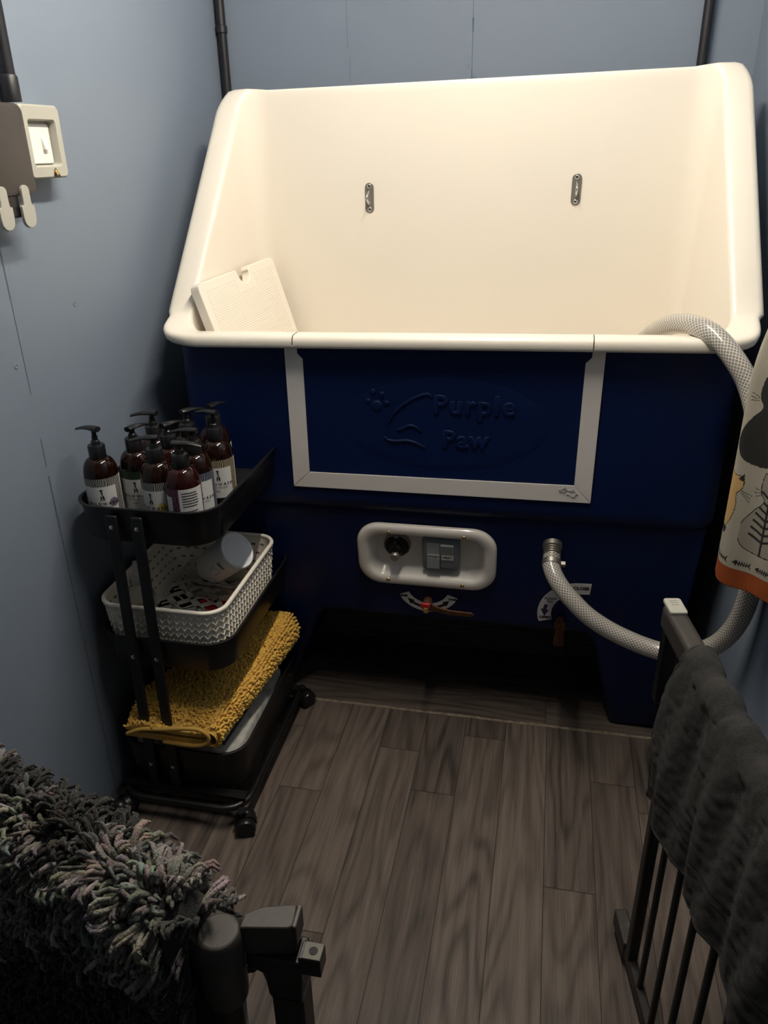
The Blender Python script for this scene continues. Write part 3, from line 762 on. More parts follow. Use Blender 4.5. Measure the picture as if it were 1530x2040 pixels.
# local x runs along the wall (away from the camera), y up, z off the wall
bm = bmesh.new(); r_out = lambda i, h, r=0.008: [mw @ Vector((x, y, h)) for x, y in rrect(-0.062 + i, 0.0525 - i, -0.061 + i, 0.061 - i, r, 4)]
r_in = lambda i, h, r=0.006: [mw @ Vector((x, y, h)) for x, y in rrect(-0.045 + i, 0.034 - i, -0.040 + i, 0.036 - i, r, 4)]
loft(bm, [r_out(0, 0.0), r_out(0, 0.036), r_out(0.003, 0.040), r_in(-0.0015, 0.040), r_in(0, 0.038), r_in(0.002, 0.022)], True, True)
bmesh.ops.recalc_face_normals(bm, faces=bm.faces); obj('back_box', bm, M_BOXGREY, t, smooth=40)
bm = bmesh.new(); prism(bm, rrect(-0.041, 0.030, -0.036, 0.030, 0.004, 4), 0.020, 0.0275, mw); bmesh.ops.recalc_face_normals(bm, faces=bm.faces); pl = obj('switch_plate', bm, M_WHITE, t, bevel=(0.0015, 2), smooth=40)
bm = bmesh.new(); vs = box(bm, 0.002, 0.0135, -0.013, 0.013, 0.026, 0.031)
for v in vs:
    if v.co.z > 0.03: v.co.z += 0.0035 * (-v.co.y / 0.013)
    v.co = mw @ v.co
obj('rocker_key', bm, M_WHITE, pl, bevel=(0.0015, 2), smooth=40)
bm = bmesh.new(); lathe(bm, [(0.0062, 0.038), (0.0062, 0.0415), (0.0045, 0.0435), (0.001, 0.0438)], 16, mw @ Matrix.Translation((0.011, -0.0515, 0))); scw = obj('screw', bm, M_BRASS, t, smooth=40)
bm = bmesh.new(); prism(bm, [(0.003, -0.060), (0.006, -0.047), (0.012, -0.0435), (0.018, -0.050), (0.025, -0.060)], 0.0400, 0.0404, mw); bmesh.ops.recalc_face_normals(bm, faces=bm.faces); obj('screw_recess', bm, M_BLACKP, t)
# dark hinged lid lying open towards the camera
bm = bmesh.new(); ml = mw @ Matrix.Translation((-0.115, -0.003, -0.010))
lr = lambda i, h, r: [ml @ Vector((x, y, h)) for x, y in rrect(-0.060 + i, 0.056 - i, -0.083 + i, 0.064 - i, r, 8)]
loft(bm, [lr(0.002, 0.018, 0.014), lr(0.0, 0.022, 0.016), lr(0.0, 0.048, 0.016), lr(0.002, 0.053, 0.015), lr(0.006, 0.055, 0.012)], True, True)
bmesh.ops.recalc_face_normals(bm, faces=bm.faces); lid = obj('lid', bm, M_LID, t, smooth=40)
for xx in (0.013, -0.047):
    bm = bmesh.new()
    pol = [(xx - 0.0105, -0.092), (xx - 0.0115, -0.098), (xx - 0.0175, -0.099), (xx - 0.017, -0.118)] + [(xx + 0.0165 * math.cos(math.radians(a)), -0.122 + 0.014 * math.sin(math.radians(a))) for a in range(200, 341, 20)] + [(xx + 0.017, -0.118), (xx + 0.0175, -0.099), (xx + 0.0115, -0.098), (xx + 0.0105, -0.092), (xx + 0.0105, -0.074)] + [(xx + 0.0105 * math.cos(math.radians(a)), -0.074 + 0.009 * math.sin(math.radians(a))) for a in range(20, 161, 20)] + [(xx - 0.0105, -0.074)]
    prism(bm, pol, 0.054, 0.060, ml); bmesh.ops.recalc_face_normals(bm, faces=bm.faces); obj('lid_clip', bm, M_LGREY, lid, bevel=(0.0012, 2))
bm = bmesh.new(); box(bm, -0.032, 0.002, -0.118, -0.080, 0.030, 0.052, ml); obj('lid_catch', bm, M_BLACKP, lid, bevel=(0.003, 2))

# ================================================================== TROLLEY
CX0, CX1, CY0, CY1 = -0.928, -0.615, 1.278, 1.735
CM = (CX0 + CX1) / 2
cart = thing('trolley', 'black three tier metal trolley on castors beside the bath', 'trolley', (CM, (CY0 + CY1) / 2, 0))
def tray(z0, z1, taper=0.010, floor_ribs=True, lift=0.0):
    bm = bmesh.new(); th = 0.002
    R = lambda i, z, r: [Vector((x, y, z)) for x, y in rrect(CX0 + i, CX1 - i, CY0 + i, CY1 - i, r, 10)]
    loft(bm, [R(taper + 0.004, z0, 0.055), R(taper, z0 + 0.004, 0.058), R(0.003, z1 - 0.006, 0.062), R(-0.001, z1 - 0.004, 0.065), R(-0.001, z1 - 0.001, 0.065), R(0.0015, z1, 0.063), R(0.005, z1 - 0.001, 0.060), R(taper + th, z0 + 0.006 + lift, 0.056), R(taper + 0.007, z0 + 0.0035 + lift, 0.052)], True, True)
    bmesh.ops.recalc_face_normals(bm, faces=bm.faces)
    o = obj('tray', bm, M_BLACK, cart, smooth=40)
    if floor_ribs:
        bm = bmesh.new(); y = CY0 + 0.04
        while y < CY1 - 0.04:
            cyl(bm, (CX0 + 0.04, y, z0 + lift + 0.0025), (CX1 - 0.04, y, z0 + lift + 0.0025), 0.0022, n=6); y += 0.0085
        obj('tray_mesh', bm, M_BLACK, o, smooth=60)
    return o
T1, T2, T3 = (0.715, 0.797), (0.408, 0.487), (0.072, 0.186)
tray(*T1, lift=0.0162); tray(*T2, floor_ribs=False); tray(*T3, floor_ribs=False)
for yy, s in ((CY0 - 0.001, -1), (CY1 + 0.001, 1)):
    for xx in (-0.835, -0.780):
        bm = bmesh.new(); dx = 0.014 * (xx + 0.813) * 0
        ya, yb = (yy - 0.008, yy) if s < 0 else (yy, yy + 0.008)
        box(bm, xx - 0.0125, xx + 0.0125, ya, yb, 0.040, 0.782)
        if s < 0:
            for v in bm.verts: v.co.x -= 0.012 * (0.78 - v.co.z) / 0.74 - 0.006
        obj('post', bm, M_BLACK, cart, bevel=(0.003, 2), smooth=40)
        for z in (0.757, 0.442, 0.138):
            bm = bmesh.new(); xs = xx - (0.012 * (0.78 - z) / 0.74 - 0.006 if s < 0 else 0)
            lathe(bm, [(0.0052, 0), (0.005, 0.0015), (0.0032, 0.003), (0.001, 0.0032)], 12, frame((xs, ya if s < 0 else yb, z), Vector((1, 0, 0)) * (1 if s < 0 else -1), Vector((0, 0, 1)), Vector((0, s, 0)))); obj('bolt', bm, M_CHROME, cart, smooth=40)
bm = bmesh.new(); ring = [Vector((x, y, 0.056)) for x, y in rrect(CX0 + 0.008, CX1 + 0.006, CY0 - 0.034, CY1 - 0.014, 0.06, 10)]
tube(bm, ring, 0.0085, 10, closed=True)
for yy in (CY0 + 0.0, CY1 - 0.05): box(bm, CX0 + 0.01, CX1 + 0.002, yy - 0.012, yy + 0.012, 0.054, 0.073)
obj('base_frame', bm, M_BLACK, cart, smooth=50)
for x, y, a in ((CX1 + 0.003, CY0 - 0.036, 20), (CX0 + 0.012, CY0 - 0.030, -30), (CX1 + 0.006, CY1 - 0.030, 60), (CX0 + 0.012, CY1 - 0.03, 10)):
    mc = Matrix.Translation((x, y, 0)) @ Matrix.Rotation(math.radians(a), 4, 'Z')
    bm = bmesh.new(); lathe(bm, [(0.006, 0.040), (0.006, 0.056), (0.011, 0.058), (0.011, 0.062)], 14, mc)
    for k in range(2):
        pass
    hood = []
    for q in range(9):
        aa = math.radians(-10 + 200 * q / 8)
        hood.append((0.0265 * math.cos(aa), 0.0255 + 0.0225 * math.sin(aa)))
    mh = mc @ frame((0.006, 0, 0), Vector((1, 0, 0)), Vector((0, 0, 1)), Vector((0, -1, 0)))
    prism(bm, hood, -0.006, 0.006, mh); bmesh.ops.recalc_face_normals(bm, faces=bm.faces)
    cst = obj('castor', bm, M_BLACKP, cart, smooth=40)
    for sgn in (-1, 1):
        bm = bmesh.new(); mw2 = mc @ frame((0.006, sgn * 0.0155, 0.0235), Vector((1, 0, 0)), Vector((0, 0, 1)), Vector((0, -1, 0)))
        lathe(bm, [(0.010, -0.0095), (0.0215, -0.0095), (0.0235, -0.006), (0.0235, 0.006), (0.0215, 0.0095), (0.010, 0.0095)], 24, mw2); obj('wheel', bm, M_BLACKP, cst, smooth=40)

# ------------------------------------------------------------------ pump bottles
BR, BZ = 0.0345, 0.7360
def bottle_proto():
    t = thing('pump_bottle', '', 'bottle', (0, 0, 0), 'brown pump bottles on the top of the trolley')
    bm = bmesh.new(); prof = [(0.001, 0.001), (0.029, 0.0), (0.0325, 0.002), (BR, 0.006), (BR, 0.106)]
    for k in range(1, 9):
        a = math.radians(90 * k / 9); prof.append((0.0155 + (BR - 0.0155) * math.cos(a), 0.106 + 0.035 * math.sin(a)))
    prof += [(0.0150, 0.141), (0.0150, 0.146)]
    lathe(bm, prof, 40); obj('glass', bm, M_AMBER, t, smooth=50)
    bm = bmesh.new(); lathe(bm, [(0.0168, 0.138), (0.0172, 0.139), (0.0172, 0.166), (0.0160, 0.168), (0.0095, 0.169), (0.0085, 0.176), (0.0060, 0.178), (0.0060, 0.186)], 28); col = obj('collar', bm, M_PUMP, t, smooth=35)
    bm = bmesh.new(); lathe(bm, [(0.0046, 0.180), (0.0046, 0.196)], 14)
    head = []
    for k in range(9):
        s = k / 8; x = -0.012 + 0.058 * s
        wd = 0.0115 * (1 - 0.55 * s) * (0.75 + 0.25 * min(1, s * 6)); z = 0.201 + 0.002 * math.sin(PI * s) - 0.006 * s * s
        h = 0.0075 * (1 - 0.5 * s)
        head.append([Vector((x, wd * math.cos(2 * PI * q / 12), z + h * 0.8 * math.sin(2 * PI * q / 12) * (1 if math.sin(2 * PI * q / 12) > 0 else 0.9))) for q in range(12)])
    loft(bm, head); bmesh.ops.recalc_face_normals(bm, faces=bm.faces)
    obj('pump_head', bm, M_PUMP, t, smooth=50)
    return t
def label_mesh(back):
    """wrap-round label: angle a (radians, 0 faces -y), height z; material per face"""
    bm = bmesh.new(); uvl = bm.loops.layers.uv.new('UVMap')
    NA, NZ = 96, 40; z0, z1 = 0.018, 0.1045; r = BR + 0.0004
    grid = [[bm.verts.new((r * math.sin(-PI + 2 * PI * i / NA), -r * math.cos(-PI + 2 * PI * i / NA), z0 + (z1 - z0) * j / NZ)) for j in range(NZ + 1)] for i in range(NA)]
    for i in range(NA):
        ac = math.degrees(-PI + 2 * PI * (i + 0.5) / NA)
        for j in range(NZ):
            zc = (j + 0.5) / NZ
            i2 = (i + 1) % NA
            fc = bm.faces.new((grid[i][j], grid[i2][j], grid[i2][j + 1], grid[i][j + 1]))
            mi = 0
            if zc > 0.80 and -78 < ac < 78: mi = 1
            if 52 < ac < 78: mi = 1
            if abs(ac) > 168: mi = 1
            dx, dz = (ac - 38) / 360 * 2 * PI * r, z0 + (z1 - z0) * zc - 0.051
            if dx * dx + dz * dz < 0.0095 ** 2: mi = 2
            fc.material_index = mi
            for lp, (a_, b_) in zip(fc.loops, ((i, j), (i + 1, j), (i + 1, j + 1), (i, j + 1))): lp[uvl].uv = (a_ / NA * 2 * PI * r, z0 + (z1 - z0) * b_ / NZ)
    me = bpy.data.meshes.new('label'); bm.to_mesh(me); bm.free(); return me
LAB = label_mesh(False)
def wrap(a_off):
    r = BR + 0.0009
    return lambda co: Vector(((r + co.z) * math.sin(co.x / r + a_off), -(r + co.z) * math.cos(co.x / r + a_off), co.y))
def shifted(fn, dx, dz): return lambda co: fn(Vector((co.x + dx, co.y + dz, co.z)))
def lettering_mesh():
    wr = wrap(0.0); bm = bmesh.new()
    parts = [text_bm('WILDWASH', 0.0088, 0.0001, shifted(wr, 0.0, 0.050), bold=0.0001, spacing=1.55), text_bm('NATURAL PET CARE', 0.0036, 0.00008, shifted(wr, 0.0, 0.0425), spacing=1.2), text_bm('PRO', 0.005, 0.0001, shifted(wr, -0.004, 0.034), spacing=1.2)]
    emb = []; back = []
    def blob(pts):
        q = bmesh.new(); f_ = q.faces.new([q.verts.new(wr(Vector((x, z + 0.008, 0.0)))) for x, z in pts]); emb.append(q)
    # a small dog standing on its hind legs
    blob([(-0.0035, 0.0725), (0.0005, 0.0745), (0.0035, 0.0725), (0.0030, 0.0705), (0.0005, 0.0700), (-0.0015, 0.0708)])
    blob([(-0.0010, 0.0700), (0.0020, 0.0695), (0.0025, 0.0610), (0.0005, 0.0610)])
    blob([(0.0010, 0.0605), (0.0040, 0.0600), (0.0055, 0.0520), (0.0030, 0.0510), (0.0015, 0.0540)])
    blob([(-0.0020, 0.0600), (0.0000, 0.0590), (-0.0005, 0.0515), (-0.0035, 0.0515)])
    blob([(-0.0045, 0.0500), (0.0060, 0.0500), (0.0060, 0.0494), (-0.0045, 0.0494)])
    # small print on the back of the label
    wb = wrap(math.radians(118)); random.seed(3)
    for k in range(13):
        z = 0.096 - k * 0.0056
        if k == 6: continue
        L = random.uniform(0.030, 0.036); q = bmesh.new(); n = 12
        top = [q.verts.new(wb(Vector((-0.018 + L * i / n, z + 0.0009, 0)))) for i in range(n + 1)]; bot = [q.verts.new(wb(Vector((-0.018 + L * i / n, z - 0.0009, 0)))) for i in range(n + 1)]
        for i in range(n): q.faces.new((bot[i], bot[i + 1], top[i + 1], top[i]))
        back.append(q)
    res = []
    for lst in (parts, emb, back):
        me = bpy.data.meshes.new('lettering'); out = bmesh.new()
        for q in lst:
            tmp = bpy.data.meshes.new('tmp'); q.to_mesh(tmp); q.free(); out.from_mesh(tmp); bpy.data.meshes.remove(tmp)
        out.to_mesh(me); out.free(); me.materials.append(M_INK); res.append(me)
    return res
LETT, EMBL, BACKP = lettering_mesh()
for m in (M_LABEL, Z_BLACK, M_LABEL): LAB.materials.append(m)
proto = bottle_proto()
lab0 = link('label', LAB, None, proto, smooth=180); let0 = link('label_lettering', LETT, None, lab0); emb0 = link('label_emblem', EMBL, None, lab0); bp0 = link('label_back_print', BACKP, None, lab0)
def slot(o, i, m): o.material_slots[i].link = 'OBJECT'; o.material_slots[i].material = m
def copy_tree(o, parent=None):
    c = o.copy(); COL.objects.link(c)
    if parent is not None: c.parent = parent
    for ch in o.children: copy_tree(ch, c)
    return c
# x, y, label direction (deg, 0 = towards -y), pump direction (deg), zebra, dot, glass, label text
BOTS = [
    (-0.880, 1.345, 22, 165, Z_WHITE, M_DOTP, None, 'brown pump bottle standing apart at the near left corner of the trolley top'),
    (-0.825, 1.395, 12, 75, Z_GREEN, None, None, 'brown pump bottle with a dark green label band, second from left'),
    (-0.753, 1.345, -8, 190, Z_WHITE, M_DOTY, None, 'brown pump bottle with a yellow dot on its label, front row centre'),
    (-0.688, 1.3225, -72, 8, Z_PLUM, None, M_AMBERRED, 'dark red pump bottle showing the back of its label, nearest the right corner'),
    (-0.695, 1.4, 30, 182, Z_BLUE, None, None, 'brown pump bottle with a slate blue label band, just behind the dark red bottle'),
    (-0.682, 1.482, 18, 160, Z_BLACK, None, None, 'brown pump bottle with a gold zebra label, rearmost at right of the trolley top'),
    (-0.762, 1.425, 15, 70, Z_BLACK, None, M_AMBERRED, 'reddish pump bottle in the middle of the cluster, its label hidden'),
    (-0.82, 1.475, 15, 186, Z_WHITE, None, None, 'brown pump bottle standing directly behind the green label bottle, spout pointing left'),
    (-0.752, 1.5, 15, 62, Z_WHITE, None, None, 'brown pump bottle in the back row, just left of the gold zebra label bottle'),
    (-0.72, 1.565, 15, 75, Z_WHITE, None, None, 'brown pump bottle furthest back in the cluster on the trolley top'),
]
for i, (x, y, la, pa, zb, dot, glass, lab) in enumerate(BOTS):
    o = proto if i == 0 else copy_tree(proto)
    o.location = (x, y, BZ); o['_loc'] = [x, y, BZ]; o['label'] = lab
    for ch in o.children:
        nm = ch.name.split('.')[0]
        if nm == 'label':
            ch.rotation_euler = (0, 0, math.radians(la)); slot(ch, 1, zb); slot(ch, 2, dot or M_LABEL); slot(ch, 0, M_LABEL)
        if nm == 'pump_head': ch.rotation_euler = (0, 0, math.radians(pa)); ch.location.z = 0.0 if i in (0, 5) else (-0.006 if i in (7, 8) else -0.0125)   # most pumps are pressed down and locked
        if nm == 'glass': slot(ch, 0, glass or M_AMBER)

# ------------------------------------------------------------------ white basket on the middle shelf
BX0, BX1, BY0, BY1, BB, BT = -0.922, -0.628, 1.290, 1.672, 0.4190, 0.558
basket = thing('storage_basket', 'white plastic lattice basket on the middle trolley shelf', 'basket', ((BX0 + BX1) / 2, 1.48, BB))
def bring(i, z, r=0.045, n=12): return [Vector((x, y, z)) for x, y in rrect(BX0 + i, BX1 - i, BY0 + i, BY1 - i, r, n)]
bm = bmesh.new(); TP = 0.016
loft(bm, [bring(TP + 0.002, BB + 0.001, 0.040), bring(TP, BB + 0.006, 0.042), bring(0.005, BT - 0.008), bring(0.007, BT - 0.008), bring(TP + 0.002, BB + 0.006, 0.040)], False, False)
bmesh.ops.recalc_face_normals(bm, faces=bm.faces); obj('side_wall', bm, M_BASKET, basket, smooth=50)
bm = bmesh.new(); tube(bm, bring(0.0045, BT - 0.004), 0.0050, 10, closed=True); obj('rim', bm, M_BASKET, basket, smooth=60)
# raised arrow pattern on the outside, and pierced-looking motifs inside
def wall_frames(z, step, phase):
    per = bring(TP - (TP - 0.005) * (z - BB) / (BT - BB), z, 0.044, 12); n = len(per); out = []; acc = phase
    for i in range(n):
        a, b = per[i], per[(i + 1) % n]; L = (b - a).length; d = (b - a).normalized() if L > 1e-6 else Vector((1, 0, 0))
        while acc < L: out.append((a + d * acc, d)); acc += step
        acc -= L
    return out
bm = bmesh.new()
for row in range(7):
    z = BB + 0.020 + row * 0.0172
    for p, d in wall_frames(z, 0.0168, 0.0084 * (row % 2)):
        nrm = Vector((d.y, -d.x, 0)); up = Vector((0, 0, 1))
        a = [p + d * u + up * v + nrm * h for u, v, h in ((-0.0065, 0.0035, 0.0006), (0, -0.0035, 0.0030), (0.0065, 0.0035, 0.0006))]
        tube(bm, a, 0.0017, 5)
obj('arrow_pattern', bm, M_BASKET, basket, smooth=60)
bm = bmesh.new()
for row in range(4):
    z = BB + 0.040 + row * 0.024
    for p, d in wall_frames(z, 0.024, 0.012 * (row % 2)):
        nrm = Vector((-d.y, d.x, 0)); up = Vector((0, 0, 1)); q = p + nrm * 0.0026
        for s in (-1, 1):
            vs = [bm.verts.new(q + d * u + up * v) for u, v in ((s * 0.001, -0.003), (s * 0.0065, -0.0008), (s * 0.001, 0.004))]
            bm.faces.new(vs)
obj('wall_holes', bm, M_BLACKP, basket)
# lattice floor of crossing waves
bm = bmesh.new()
fx0, fx1, fy0, fy1 = BX0 + 0.020, BX1 - 0.020, BY0 + 0.020, BY1 - 0.020
nl_ = 8; sp_ = (fx1 - fx0) / nl_; amp = sp_ * 0.40; wl = 0.068
for k in range(nl_ + 1):
    prev = None; N = 90
    for i in range(N + 1):
        y = fy0 + (fy1 - fy0) * i / N
        x = fx0 + k * sp_ + (amp if k % 2 else -amp) * math.sin(2 * PI * y / wl)
        dx = (amp if k % 2 else -amp) * math.cos(2 * PI * y / wl) * 2 * PI / wl
        t_ = Vector((dx, 1, 0)).normalized(); n_ = Vector((t_.y, -t_.x, 0)) * 0.0078
        c = Vector((min(max(x, fx0), fx1), y, BB + 0.004))
        cur = [bm.verts.new(c - n_), bm.verts.new(c + n_), bm.verts.new(c + n_ + Vector((0, 0, 0.0022))), bm.verts.new(c - n_ + Vector((0, 0, 0.0022)))]
        if prev:
            for q in range(4): bm.faces.new((prev[q], prev[(q + 1) % 4], cur[(q + 1) % 4], cur[q]))
        prev = cur
bmesh.ops.recalc_face_normals(bm, faces=bm.faces)
obj('lattice_floor', bm, M_BASKET, basket, smooth=40)
# wavy dividers standing on the floor at the far left
for k in range(4):
    bm = bmesh.new(); y = 1.505 + k * 0.034; pts = []
    for i in range(40):
        s = i / 39; pts.append((-0.885 + 0.145 * s, y + 0.007 * math.sin(s * 4 * PI), BB + 0.009 + 0.003 * math.sin(s * 4 * PI)))
    tube(bm, pts, 0.0022, 6); obj('wavy_rib', bm, M_BASKET, basket, smooth=60)

# a red sachet lying under the lattice, seen through the holes
bm = bmesh.new(); box(bm, -0.805, -0.690, 1.460, 1.575, 0.4140, 0.4178)
tag(obj('red_sachet', bm, M_REDBRIGHT, bevel=(0.0012, 2)), 'red sachet lying under the white basket, seen through its holes', 'sachet')

# big white bottle lying with its frosted end up
t = thing('white_bottle', 'large white bottle lying in the basket with its pale round end facing up', 'bottle', (-0.76, 1.56, 0.47))
Bc = Vector((-0.703, 1.574, 0.556)); bd = Vector((0.74, -0.22, 0.585)).normalized()
a, b2 = frame_for(bd); m4 = frame(Bc, a, b2, bd)
bm = bmesh.new(); lathe(bm, [(0.001, -0.150), (0.014, -0.150), (0.015, -0.140), (0.030, -0.128), (0.042, -0.108), (0.045, -0.090), (0.045, -0.010), (0.043, -0.004)], 40, m4); wb = obj('container', bm, M_WHITE, t, smooth=40)
bm = bmesh.new(); lathe(bm, [(0.0465, -0.012), (0.0475, -0.008), (0.0475, 0.004), (0.0455, 0.0065), (0.042, 0.0058), (0.040, 0.0040), (0.001, 0.0036)], 48, m4); obj('end_cap', bm, M_FROST, t, smooth=35)
def on_can(ang0):
    r = 0.0454
    return lambda co: m4 @ Vector(((r + co.z) * math.cos(ang0 + co.x / r), (r + co.z) * math.sin(ang0 + co.x / r), co.y))
view = (Vector((0, 0, 1.44)) - Bc); vl = Vector((view.dot(a), view.dot(b2)))
ang = math.atan2(vl.y, vl.x)
out = bmesh.new()
random.seed(8); xx = -0.012
parts = []
while xx < 0.012:
    wdt = random.choice((0.0006, 0.001, 0.0015)); parts.append([(xx, -0.034), (xx + wdt, -0.034), (xx + wdt, -0.024), (xx, -0.024)]); xx += wdt + random.choice((0.0006, 0.0012))
for k in range(7):
    L = 0.026 if k else 0.018
    parts.append([(-0.014, -0.046 - k * 0.0034), (-0.014 + L * random.uniform(0.7, 1), -0.046 - k * 0.0034), (-0.014 + L * 0.9, -0.0450 - k * 0.0034), (-0.014, -0.0450 - k * 0.0034)])
fn = on_can(ang - 0.25)
for p in parts: out.faces.new([out.verts.new(fn(Vector((x, y, 0.0003)))) for x, y in p])
obj('printed_text', out, M_INK, wb)

# shallow translucent plastic tub underneath it
t = thing('plastic_tub', 'shallow translucent plastic tub lying in the basket under the white bottle', 'container', (-0.755, 1.49, BB))
m5 = Matrix.Translation((-0.770, 1.592, 0.4340)) @ Matrix.Rotation(math.radians(4), 4, 'Y') @ Matrix.Rotation(math.radians(3), 4, 'X')
bm = bmesh.new(); Rr = lambda i, z: [m5 @ Vector((x, y, z)) for x, y in rrect(-0.082 + i, 0.082 - i, -0.060 + i, 0.060 - i, 0.05, 10)]
loft(bm, [Rr(0.010, 0.0), Rr(0.006, 0.006), Rr(0.0, 0.052), Rr(-0.003, 0.053), Rr(-0.003, 0.055), Rr(0.002, 0.055), Rr(0.008, 0.007), Rr(0.014, 0.0016)], True, True)
bmesh.ops.recalc_face_normals(bm, faces=bm.faces); obj('shell', bm, mat('clear_tub_plastic', (0.97, 0.96, 0.94), 0.25, trans=0.94, ior=1.06), t, smooth=40)

# clear squeeze bottle behind the post
t = thing('squeeze_bottle', 'clear squeeze bottle with a pale nozzle standing in the basket behind the trolley post', 'bottle', (-0.862, 1.395, BB))
m5 = Matrix.Translation((-0.868, 1.392, BB + 0.007))
bm = bmesh.new(); lathe(bm, [(0.001, 0.0), (0.030, 0.0), (0.0335, 0.004), (0.0335, 0.090), (0.030, 0.106), (0.020, 0.120), (0.013, 0.126), (0.013, 0.133)], 32, m5); obj('container', bm, M_CLEAR, t, smooth=50)
bm = bmesh.new(); lathe(bm, [(0.001, 0.004), (0.0295, 0.004), (0.0300, 0.045), (0.001, 0.046)], 28, m5); obj('contents', bm, mat('pale_liquid', (0.62, 0.58, 0.50), 0.3), t, smooth=50)
bm = bmesh.new(); lathe(bm, [(0.0150, 0.129), (0.0155, 0.130), (0.0150, 0.142), (0.0085, 0.146), (0.0070, 0.168), (0.0055, 0.184), (0.001, 0.186)], 24, m5); obj('nozzle', bm, M_MILKY, t, smooth=40)

# ------------------------------------------------------------------ bottom shelf
bm = bmesh.new(); random.seed(2)
def sheet(poly, z, name, m, lab, cat, thick=0.003, tilt=None):
    bm = bmesh.new(); prism(bm, poly, z, z + thick); bmesh.ops.recalc_face_normals(bm, faces=bm.faces)
    if tilt:
        for v in bm.verts: v.co.z += tilt[0] * (v.co.x - poly[0][0]) + tilt[1] * (v.co.y - poly[0][1])
    return tag(obj(name, bm, m, bevel=(0.0008, 1)), lab, cat)
t = thing('wipes_pack', 'flat pale printed pack lining the bottom trolley shelf', 'pack', (-0.77, 1.45, 0.08))
bm = bmesh.new(); loft(bm, [[Vector((x, y, z)) for x, y in rrect(-0.905 + i, -0.634 - i, 1.297 + i, 1.66 - i, 0.05, 8)] for z, i in ((0.0775, 0.004), (0.085, 0.0), (0.168, 0.0), (0.174, 0.004))]); bmesh.ops.recalc_face_normals(bm, faces=bm.faces)
obj('wrapper', bm, M_MAP, t, smooth=40)
t = thing('white_box', 'white card box under the mustard mat on the bottom shelf', 'box', (-0.70, 1.48, 0.162))
mb = Matrix.Translation((-0.750, 1.475, 0.1750)) @ Matrix.Rotation(math.radians(-4), 4, 'Z')
bm = bmesh.new(); box(bm, -0.085, 0.085, -0.145, 0.14, 0.0, 0.045, mb); obj('carton', bm, M_CARD, t, bevel=(0.0015, 2))
bm = bmesh.new(); box(bm, -0.086, 0.0866, -0.1466, 0.1413, -0.0005, 0.009, mb); box(bm, 0.045, 0.0866, -0.1468, -0.1455, 0.0, 0.0452, mb); obj('carton_base', bm, M_DARKCARD, t)
bm = bmesh.new(); box(bm, -0.07, 0.02, -0.1470, -0.1455, 0.010, 0.028, mb); obj('printed_patch', bm, M_GREENCARD, t)

# folded mustard chenille mat
def mat_top(x, y):
    s = (y - 1.27) / 0.40
    return 0.272 + 0.038 * s + 0.012 * math.sin(2.4 * s * PI + 0.4) * 0.5 + 0.010 * noise.noise(Vector((x * 9, y * 7, 1)))
def my_outline(y):
    s = (y - 1.27) / 0.40; return -0.882 + 0.13 * s * s, -0.680 + 0.056 * s
chen = thing('chenille_mat', 'folded mustard yellow chenille mat on the bottom trolley shelf', 'mat', (-0.74, 1.47, 0.205))
NU, NV = 40, 56
def mat_pt(u, v, layer):
    """u across (0 left .. 1 right fold), v towards the back; layer 0 top skin .. 3 bottom"""
    y = 1.262 + 0.420 * v; xl, xr = my_outline(y); x = xl + (xr - xl) * u
    zt = mat_top(x, y); zb = 0.2220 + 0.012 * v * v
    droop = 0.045 * max(0, 0.3 - u) ** 1.2 + 0.030 * max(0, 0.12 - v) * 3
    zt -= droop
    k = layer / 3
    return Vector((x, y, zt + (zb - zt) * k))
bm = bmesh.new()
def slab(bm, z_of_top, z_of_bot):
    G = []
    for fn in (z_of_top, z_of_bot): G.append([[bm.verts.new(fn(i / NU, j / NV)) for j in range(NV + 1)] for i in range(NU + 1)])
    for i in range(NU):
        for j in range(NV):
            bm.faces.new((G[0][i][j], G[0][i + 1][j], G[0][i + 1][j + 1], G[0][i][j + 1])); bm.faces.new((G[1][i][j], G[1][i][j + 1], G[1][i + 1][j + 1], G[1][i + 1][j]))
    for i in range(NU):
        for j in (0, NV): bm.faces.new((G[0][i][j], G[1][i][j], G[1][i + 1][j], G[0][i + 1][j]))
    for j in range(NV):
        for i in (0, NU): bm.faces.new((G[0][i][j], G[0][i][j + 1], G[1][i][j + 1], G[1][i][j]))
slab(bm, lambda u, v: mat_pt(u, v, 0) - Vector((0, 0, 0.004)), lambda u, v: mat_pt(u, v, 1.15))
slab(bm, lambda u, v: mat_pt(u, v, 1.9), lambda u, v: mat_pt(u, v, 3))
# rolled fold at the right side
for j in range(NV):
    v0, v1 = j / NV, (j + 1) / NV
    for q in range(8):
        a0, a1 = PI * q / 8, PI * (q + 1) / 8
        def pp(v, a):
            p0, p3 = mat_pt(1, v, 0.1), mat_pt(1, v, 3); c = (p0 + p3) / 2; h = (p0.z - p3.z) / 2
            return c + Vector((0.020 * math.sin(a), 0, h * math.cos(a)))
        bm.faces.new([bm.verts.new(p) for p in (pp(v0, a0), pp(v0, a1), pp(v1, a1), pp(v1, a0))])
bmesh.ops.remove_doubles(bm, verts=bm.verts, dist=0.0003); bmesh.ops.recalc_face_normals(bm, faces=bm.faces)
obj('backing', bm, M_YELLOWB, chen, smooth=60)
def noodle(bm, p, d, L, r, n=6):
    d = d.normalized(); a, b = frame_for(d); bend = (a * random.uniform(-1, 1) + b * random.uniform(-1, 1)) * L * 0.22
    rings = []
    for s, k in ((0.0, 0.7), (0.35, 1.0), (0.75, 0.95), (0.95, 0.6)):
        c = p + d * L * s + bend * s * s
        rings.append([c + (a * math.cos(2 * PI * q / n) + b * math.sin(2 * PI * q / n)) * r * k for q in range(n)])
    vr = loft(bm, rings, False, True); return vr
bm = bmesh.new(); random.seed(21)
